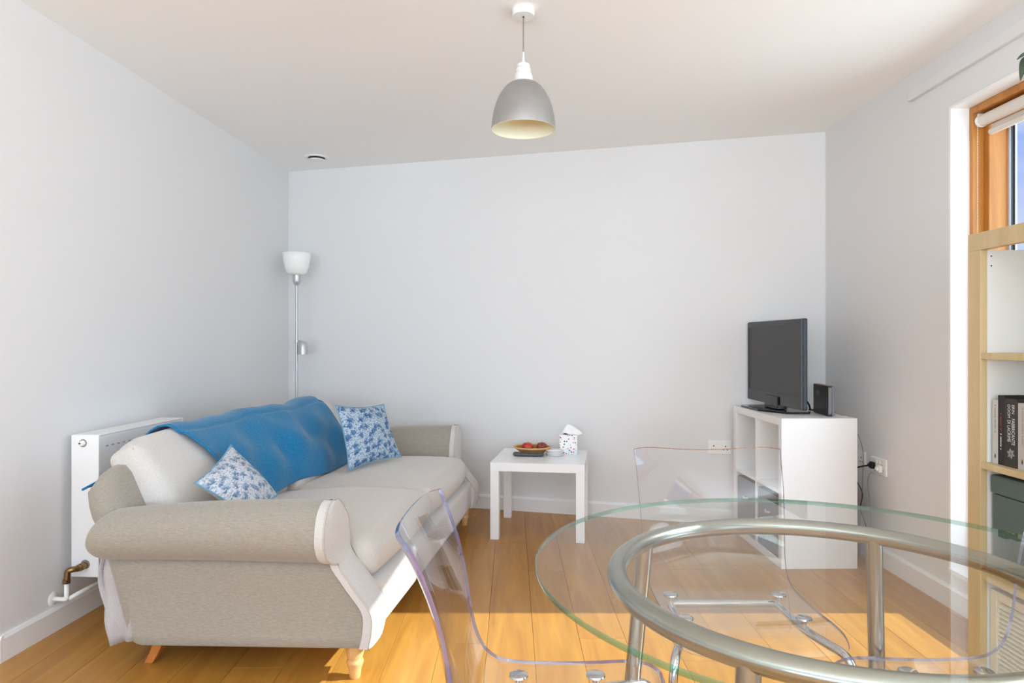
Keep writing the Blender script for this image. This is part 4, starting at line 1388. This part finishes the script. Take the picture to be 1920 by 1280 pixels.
# plugs
def plug(label, p, mat, name='power_plug'):
    q = thing(name, label, 'plug', p)
    link('body', MB().box(-.020, 0, -.017, .017, -.018, .018).mesh('body', mat, bevel=.006, seg=3), q)
    link('grip', MB().box(-.030, -.020, -.010, .010, -.009, .009).mesh('grip', mat, bevel=.003), q)
    return q
c1 = s1_.location
plug('black plug in the double socket beside the shelf unit', c1 + Vector((-.0122, .036, .0)), M['cable_black'])
plug('white plug in the double socket nearest the window', c1 + Vector((-.0122, -.036, -.006)), M['white_plastic'])
def cable(label, pts, r, mat, name='cable'):
    c_ = link(name, MB().tube(catmull(pts, 8), r, 8).mesh(name, mat, smooth=True), label=label, cat='cable')
    return c_
cb0 = c1 + Vector((-.042, .036, -.002))
cable('black power cable leading from the wall plug behind the shelf unit', [cb0, cb0 + Vector((-.02, .035, -.012)), cb0 + Vector((-.035, .09, -.035)), cb0 + Vector((-.04, .16, -.08)), cb0 + Vector((-.04, .24, -.16))], .0042, M['cable_black'])
cw0 = c1 + Vector((-.042, -.036, -.012))
cable('thin grey cable hanging from the white plug to the floor', [cw0, cw0 + Vector((-.022, .02, -.03)), cw0 + Vector((-.015, .045, -.09)), cw0 + Vector((-.008, .03, -.22)), cw0 + Vector((-.02, .0, -.36)), Vector((cw0.x - .05, cw0.y - .03, .004))], .0026, M['cable_grey'])
ck0 = Vector((1.80, 3.70, .50))
cable('thin black cable trailing down beside the shelf unit side', [Vector((1.79, 3.75, .60)), Vector((1.80, 3.66, .535)), Vector((1.815, 3.615, .44)), Vector((1.84, 3.585, .36)), Vector((1.83, 3.585, .28)), Vector((1.845, 3.56, .2)), Vector((1.86, 3.53, .08)), Vector((1.865, 3.52, .004))], .0026, M['cable_black'])
cable('thin pale cable drooping from the back of the router', [Vector((1.695, 3.62, KH + .03)), Vector((1.72, 3.61, KH + .010)), Vector((1.745, 3.60, KH + .0035)), Vector((1.772, 3.60, KH + .002)), Vector((1.80, 3.60, KH - .05)), Vector((1.88, 3.66, .58)), Vector((1.884, 3.67, .40)), Vector((1.88, 3.68, .2)), Vector((1.875, 3.68, .004))], .0019, M['cable_grey'])
cable('thick black cable looping between television and router', [Vector((1.575, 3.70, KH + .085)), Vector((1.60, 3.69, KH + .06)), Vector((1.625, 3.72, KH + .025)), Vector((1.655, 3.80, KH + .012)), Vector((1.70, 3.84, KH + .008))], .005, M['cable_black'])

# ================================================================== bookcase in front of the window
BX = 1.536                       # front plane
BY1, BY0 = 2.300, 1.50           # far / near ends
BD, BHT = .28, 1.515
bcse = thing('bookcase', 'pale birch bookcase standing in front of the tall window', 'bookcase', (BX, BY1, 0))
def bp_(name, mb, mat, **kw): return at(bcse, name, mb, mat, **kw)
BX1 = 1.816
ST = .061
# posts (front stiles) and side panels
for (ya, yb, yi0, yi1) in ((BY1 - ST, BY1, BY1 - ST + .0, BY1 - ST + .018), (BY0, BY0 + ST, BY0 + ST - .018, BY0 + ST)):
    bp_('stile', MB().box(BX, BX + .022, ya, yb, 0, BHT - .058), M['birch'], bevel=.0015)
    bp_('side_panel', MB().box(BX + .0222, BX1, yi0, yi1, .0, BHT - .058), M['panel_white'])
bp_('top_rail', MB().box(BX, BX + .022, BY0, BY1, BHT - .058, BHT), M['birch'], bevel=.0015)
bp_('top_board', MB().box(BX + .0222, BX1, BY0, BY1, BHT - .030, BHT), M['panel_white'])
SHELF = (1.120, .762, .400)
for zt in SHELF:
    bp_('shelf_board', MB().box(BX + .003, BX1 - .0085, BY0 + ST + .0005, BY1 - ST - .0005, zt - .021, zt), M['birch'], bevel=.001)
bp_('back_panel', MB().box(BX1 - .008, BX1 - .0002, BY0 + ST - .017, BY1 - ST + .017, .036, BHT - .0305), M['panel_white'])
bp_('plinth', MB().box(BX + .004, BX + .022, BY0 + ST + .0005, BY1 - ST - .0005, .0, .035), M['birch'], bevel=.001)
for zt in (1.157 + (640 - 480) / 1280 * 2.239, 1.157 + (640 - 498) / 1280 * 2.239):
    bp_('peg_hole', MB().tube([(BX + .036, BY1 - ST - .0008, zt), (BX + .036, BY1 - ST + .001, zt)], .0024, 10), M['cable_black'])

# books: spines face the room (-x)
SPX = 1.567
def book(label, y1, th_, h, mat, zbase=.7623, dx=0.0, depth=.135):
    b_ = thing('book', label, 'book', (SPX + dx, y1 - th_ / 2, zbase), group='books on the bookcase shelf')
    link('cover', MB().box(0, .003, -th_ / 2, th_ / 2, 0, h).box(.003, depth, -th_ / 2, -th_ / 2 + .002, 0, h).box(.003, depth, th_ / 2 - .002, th_ / 2, 0, h).mesh('cover', mat, fix=False), b_)
    link('pages', MB().box(.0032, depth - .004, -th_ / 2 + .0022, th_ / 2 - .0022, .003, h - .004).mesh('pages', M['paper']), b_)
    return b_
def spine_strokes(b_, z0, z1, yo, mat, w=.0042):
    mb = MB()
    z = z0
    k = 0
    while z > z1:
        h = (.0035, .0022, .0044, .003, .0026)[k % 5]
        mb.box(-.0007, -.0003, yo - w * (.6 if k % 3 else 1), yo + w, z - h, z)
        z -= h + (.0016 if k % 7 else .006)
        k += 1
    o_ = link('spine_lettering', mb.mesh('spine_lettering', mat, fix=False), b_)
    o_['kind'] = 'stuff'
    return o_
def spine_text(b_, body, size, mat, z, yo=0.0, xs=1.0):
    return text_part('spine_lettering', body, size, mat, b_, (-.0006, yo, z), (0, 0, -1), (0, -1, 0), 'LEFT', xs=xs)
yy = BY1 - ST - .012
b1 = book('narrow pale grey book at the far end of the shelf', yy, .027, .207, M['book_grey']); yy -= .0276
spine_strokes(b1, .190, .100, 0, M['print_grey'], .003)
b2_ = book('thin black book with red and white spine lettering', yy, .031, .222, M['book_black'], dx=-.001); yy -= .0316
spine_strokes(b2_, .165, .112, .002, M['print_red'], .0026); spine_strokes(b2_, .100, .050, .002, M['print_white'], .003)
b3 = book('thick charcoal book with large white title on its spine', yy, .053, .214, M['book_dark'], dx=-.002); yy -= .0536
spine_text(b3, 'ERIN', .016, M['print_white'], .197, -.0095, .86); spine_text(b3, 'DOOM', .016, M['print_white'], .197, .0085, .86)
spine_text(b3, 'FABBRICANTE', .019, M['print_white'], .154, -.0095, .69); spine_text(b3, 'DI LACRIME', .019, M['print_white'], .148, .0085, .69)
# pale blossom emblem at the foot of the spine
fm = MB()
for k in range(6):
    a = k * PI / 3 + .3
    c_, s_ = math.cos(a), math.sin(a)
    fm.add([(-.0005, .003 * -s_, .043 + .003 * c_), (-.0005, .010 * c_ - .005 * s_, .043 + .010 * s_ + .005 * c_), (-.0005, .018 * c_, .043 + .018 * s_), (-.0005, .010 * c_ + .005 * s_, .043 + .010 * s_ - .005 * c_)], [(0, 1, 2, 3)])
link('emblem', fm.mesh('emblem', M['print_grey']), b3)
b4 = book('taupe book next to the thick charcoal one', yy, .036, .204, M['book_taupe'], dx=.0); yy -= .0366
spine_strokes(b4, .190, .070, -.002, M['print_grey'], .0032)
for b_ in (b1, b4):
    link('emblem', MB().add([(-.0005, 0, .014), (-.0005, -.004, .024), (-.0005, 0, .034), (-.0005, .004, .024)], [(0, 1, 2, 3)]).mesh('emblem', M['print_dark']), b_)
b5 = book('dark red book beside the taupe one', yy, .030, .197, plain('book_dark_red', (110, 50, 46), .5)); yy -= .0306
b6 = book('pale grey book at the near end of the row', yy, .038, .207, M['book_grey'])

# green-grey storage box on the shelf below
gb = thing('storage_box', 'green-grey fabric storage box with lid on the lower bookcase shelf', 'box', (SPX, 2.33 - .318, .4003))
link('body', MB().box(0, .22, -.22, .216, 0, .262).mesh('body', M['green_box'], bevel=.005, seg=2), gb)
link('lid', MB().box(-.004, .224, -.224, .220, .264, .324).mesh('lid', M['green_box'], bevel=.006, seg=2), gb)
# cream slatted crate at the bottom
cr = thing('slatted_crate', 'cream slatted crate in the bottom of the bookcase', 'crate', (SPX - .002, 2.010, .036))
for ya, yb in ((-.225, -.195), (.195, .225)):
    link('frame_post', MB().box(0, .02, ya, yb, 0, .315).mesh('frame_post', M['cream'], bevel=.002), cr)
link('frame_rail', MB().box(0, .02, -.195, .195, .286, .315).mesh('frame_rail', M['cream'], bevel=.002), cr)
link('frame_rail', MB().box(0, .02, -.195, .195, 0, .022).mesh('frame_rail', M['cream'], bevel=.002), cr)
slat_me = MB().add([(.003, -.195, -.006), (.003, .195, -.006), (.016, .195, .006), (.016, -.195, .006), (.006, -.195, -.008), (.006, .195, -.008), (.019, .195, .004), (.019, -.195, .004)],
                   [(0, 1, 2, 3), (7, 6, 5, 4), (0, 4, 5, 1), (3, 2, 6, 7), (0, 3, 7, 4), (1, 5, 6, 2)]).mesh('slat', M['cream'])
for k in range(17):
    link('slat', slat_me, cr, loc=(0, 0, .034 + k * .0148))
link('crate_back', MB().box(.212, .218, -.225, .225, 0, .315).mesh('crate_back', M['cream']), cr)
link('crate_floor', MB().box(.02, .212, -.225, .225, 0, .008).mesh('crate_floor', M['cream']), cr)

# house plant on top of the bookcase
pt = thing('potted_plant', 'leafy house plant in a white pot on top of the bookcase', 'plant', (1.68, 2.02, BHT))
link('pot', MB().lathe([(.0001, 0), (.036, 0), (.040, .004), (.050, .088), (.052, .098), (.047, .099), (.045, .086), (.0001, .084)], 36).mesh('pot', M['pot'], auto=40), pt)
link('soil', MB().lathe([(.0001, .088), (.0445, .0865)], 24).mesh('soil', M['soil']), pt)
def leaf(base, tip, width, droop, roll=0.0):
    b0, t0 = Vector(base), Vector(tip)
    d = t0 - b0
    side = d.cross(Vector((0, 0, 1)))
    side = side.normalized() if side.length > 1e-4 else Vector((1, 0, 0))
    nn = side.cross(d).normalized()
    side = (side * math.cos(roll) + nn * math.sin(roll))
    def fn(i, j):
        w_ = math.sin(PI * min(1, j ** .75)) ** .85 * width
        c = b0 + d * j + Vector((0, 0, droop * math.sin(PI * j)))
        q = (2 * i - 1)
        return c + side * q * w_ + nn * (abs(q) * w_ * .25)
    return MB().grid(fn, 7, 12).mesh('leaf', M['leaf'], smooth=True)
P0 = Vector((1.68, 2.02, BHT))
tips = [(px(1906, 112, 1.94), .010), (px(1913, 152, 1.95), .012), (px(1985, 60, 2.1), .03), (px(2020, 130, 2.2), .034), (px(1985, 180, 2.05), .03), (px(2060, 60, 2.1), .03), (px(2100, 200, 2.1), .034), (px(2010, 250, 2.15), .03)]
for k, (tp, wd) in enumerate(tips):
    tpl = tp - P0
    mid = Vector((tpl.x * .35 + .0, tpl.y * .35, .10 + (tpl.z - .10) * .62))
    if k == 0: mid = px(1950, 104, 1.96) - P0
    if k == 1: mid = px(1930, 104, 1.97) - P0
    o = link('stem', MB().tube(catmull([(0, 0, .085), (mid.x * .3, mid.y * .3, .085 + (mid.z - .085) * .5), mid], 6), .0022, 6).mesh('stem', M['leaf'], smooth=True), pt)
    lo = link('leaf', leaf(mid, tpl, wd, .012, .6 if k < 2 else .2 * k), pt)
    md = lo.modifiers.new('thick', 'SOLIDIFY'); md.thickness = .0012

# ================================================================== glass dining table
TC = Vector((.568, 1.219, 0))
TZT, TR_, GT = .757, .527, .010
dt = thing('dining_table', 'round glass dining table with silver tube ring and legs', 'table', TC)
def dp(name, mb, mat, **kw): return link(name, mb.mesh(name, mat, **kw), dt)
n = 160
mb = MB()
for zz_, mi_ in ((TZT, 0), (TZT - GT, 2)):
    mb.add([((TR_ - .0018) * math.cos(2 * PI * k / n), (TR_ - .0018) * math.sin(2 * PI * k / n), zz_) for k in range(n)], [tuple(range(n))], mi_)
mb.lathe([(TR_ - .0018, TZT), (TR_ - .0004, TZT - .0012), (TR_, TZT - .003), (TR_, TZT - GT + .003), (TR_ - .0004, TZT - GT + .0012), (TR_ - .0018, TZT - GT)], n, mi=1)
gto = dp('glass_top', mb, [M['glass_top'], M['glass_edge'], M['glass_under']])
for p_ in gto.data.polygons: p_.use_smooth = p_.material_index == 1
gto.data.set_sharp_from_angle(angle=math.radians(20))
RNG, RTU = .376, .0185
rz = TZT - GT - .003 - RTU
dp('ring', MB().tube([(RNG * math.cos(2 * PI * k / 120), RNG * math.sin(2 * PI * k / 120), rz) for k in range(120)], RTU, 24, closed=True), M['tube_grey'], smooth=True)
for ang in (51.5, 138.5, 229.5, 320):
    a = math.radians(ang)
    c_, s_ = math.cos(a), math.sin(a)
    r_t, r_b = RNG, RNG + .075
    dp('leg', MB().tube([(r_t * c_, r_t * s_, rz - .004), (r_b * c_, r_b * s_, .006)], .0172, 22), M['tube_grey'], auto=50)
    dp('foot', MB().tube([(r_b * c_, r_b * s_, .0), (r_b * c_, r_b * s_, .012)], .0180, 22), M['black'], auto=50)

# ================================================================== clear cantilever chairs (local x = forward)
PROFILE = [(-.300, .822), (-.272, .775), (-.246, .715), (-.226, .650), (-.210, .580), (-.192, .525), (-.165, .482), (-.125, .458), (-.075, .449), (0.0, .446), (.08, .447), (.15, .450), (.190, .447), (.215, .436), (.226, .420)]
def chair_shell():
    path = catmull([(p[0], 0, p[1]) for p in PROFILE], 4)
    m = len(path)
    nu = 25
    def width(j):
        t_ = j / (m - 1)
        w_ = .222 - .022 * min(1, t_ / .45) if t_ < .45 else .200
        if t_ > .85: w_ = .200 - .012 * ((t_ - .85) / .15) ** 2
        # rounded top corners
        return w_
    top, bot = [], []
    for j in range(m):
        t_ = j / (m - 1)
        p = path[j]
        a = path[max(0, j - 1)]; c = path[min(m - 1, j + 1)]
        tg = (c - a).normalized()
        nr = Vector((-tg.z, 0, tg.x))          # towards the sitter / up
        if nr.z < 0 and abs(nr.z) > abs(nr.x): nr = -nr
        if abs(nr.x) > abs(nr.z) and nr.x < 0: nr = -nr
        cup = .034 * max(0, 1 - t_ / .5) + .012
        r1, r2 = [], []
        for i in range(nu):
            q = 2 * i / (nu - 1) - 1
            y_ = q * width(j)
            lift = cup * (q * q)
            dz = 0
            cor = 0.0
            if t_ < .06: cor = -.018 * abs(q) ** 6 * (1 - t_ / .06)
            if t_ > .93: cor = .014 * abs(q) ** 6 * ((t_ - .93) / .07)
            base = Vector((p.x, y_, p.z)) + nr * lift - tg * 0 + Vector((tg.x, 0, tg.z)) * (-cor)
            r1.append(base + nr * .0036); r2.append(base - nr * .0036)
        top.append(r1); bot.append(r2)
    mb = MB()
    for R_ in (top, bot):
        mb.grid(lambda i, j, R_=R_: R_[round(j * (m - 1))][round(i * (nu - 1))], nu, m, 0)
    border = [(j, 0) for j in range(m)] + [(m - 1, i) for i in range(1, nu)] + [(j, nu - 1) for j in range(m - 2, -1, -1)] + [(0, i) for i in range(nu - 2, 0, -1)]
    nb2 = len(border)
    vs = [top[j][i] for j, i in border] + [bot[j][i] for j, i in border]
    mb.add(vs, [(k, (k + 1) % nb2, nb2 + (k + 1) % nb2, nb2 + k) for k in range(nb2)], 1)
    return mb.mesh('seat_shell', [M['acrylic'], M['acrylic_edge']], auto=50)
def chair_frame():
    half = [(-.095, 0, .424), (-.095, .148, .424), (-.075, .150, .424), (.085, .152, .424), (.205, .205, .414), (.222, .215, .36), (.205, .232, .011), (-.235, .238, .011), (-.240, 0, .011)]
    other = [(p[0], -p[1], p[2]) for p in half[::-1]]
    pts = half + other[1:]
    path = fillet(pts, [0, .03, .01, .06, .045, .06, .06, .05, 0.01, .05, .06, .06, .045, .06, .01, .03, 0])
    return MB().tube(path[:-1], .0108, 14, closed=True).mesh('frame', M['chrome'], smooth=True)
def chair(label, loc, rz_):
    c_ = thing('dining_chair', label, 'chair', loc, rz_, group='clear dining chairs round the glass table')
    link('seat_shell', shell_me, c_)
    link('frame', frame_me, c_)
    for sx_ in (-.078, .084):
        for sy_ in (-.150, .150):
            link('bolt_cap', cap_me, c_, loc=(sx_, sy_, .4545))
            link('bolt_stem', stem_me, c_, loc=(sx_, sy_, .424))
    return c_
shell_me, frame_me = chair_shell(), chair_frame()
cap_me = MB().lathe([(.0001, .0052), (.016, .0052), (.0195, .0035), (.0205, .0), (.0001, .0)], 28).mesh('bolt_cap', M['chrome'], auto=40)
stem_me = MB().lathe([(.0001, .008), (.007, .008), (.007, .026), (.0001, .026)], 14).mesh('bolt_stem', M['chrome'], auto=40)
chair('clear plastic dining chair in the foreground, nearest the sofa', (.092, 1.285, 0), 0.0)
chair('clear plastic dining chair on the far side of the glass table', (.590, 1.815, 0), -PI / 2)
chair('clear plastic dining chair at the right of the glass table by the bookcase', (.925, 1.300, 0), PI)
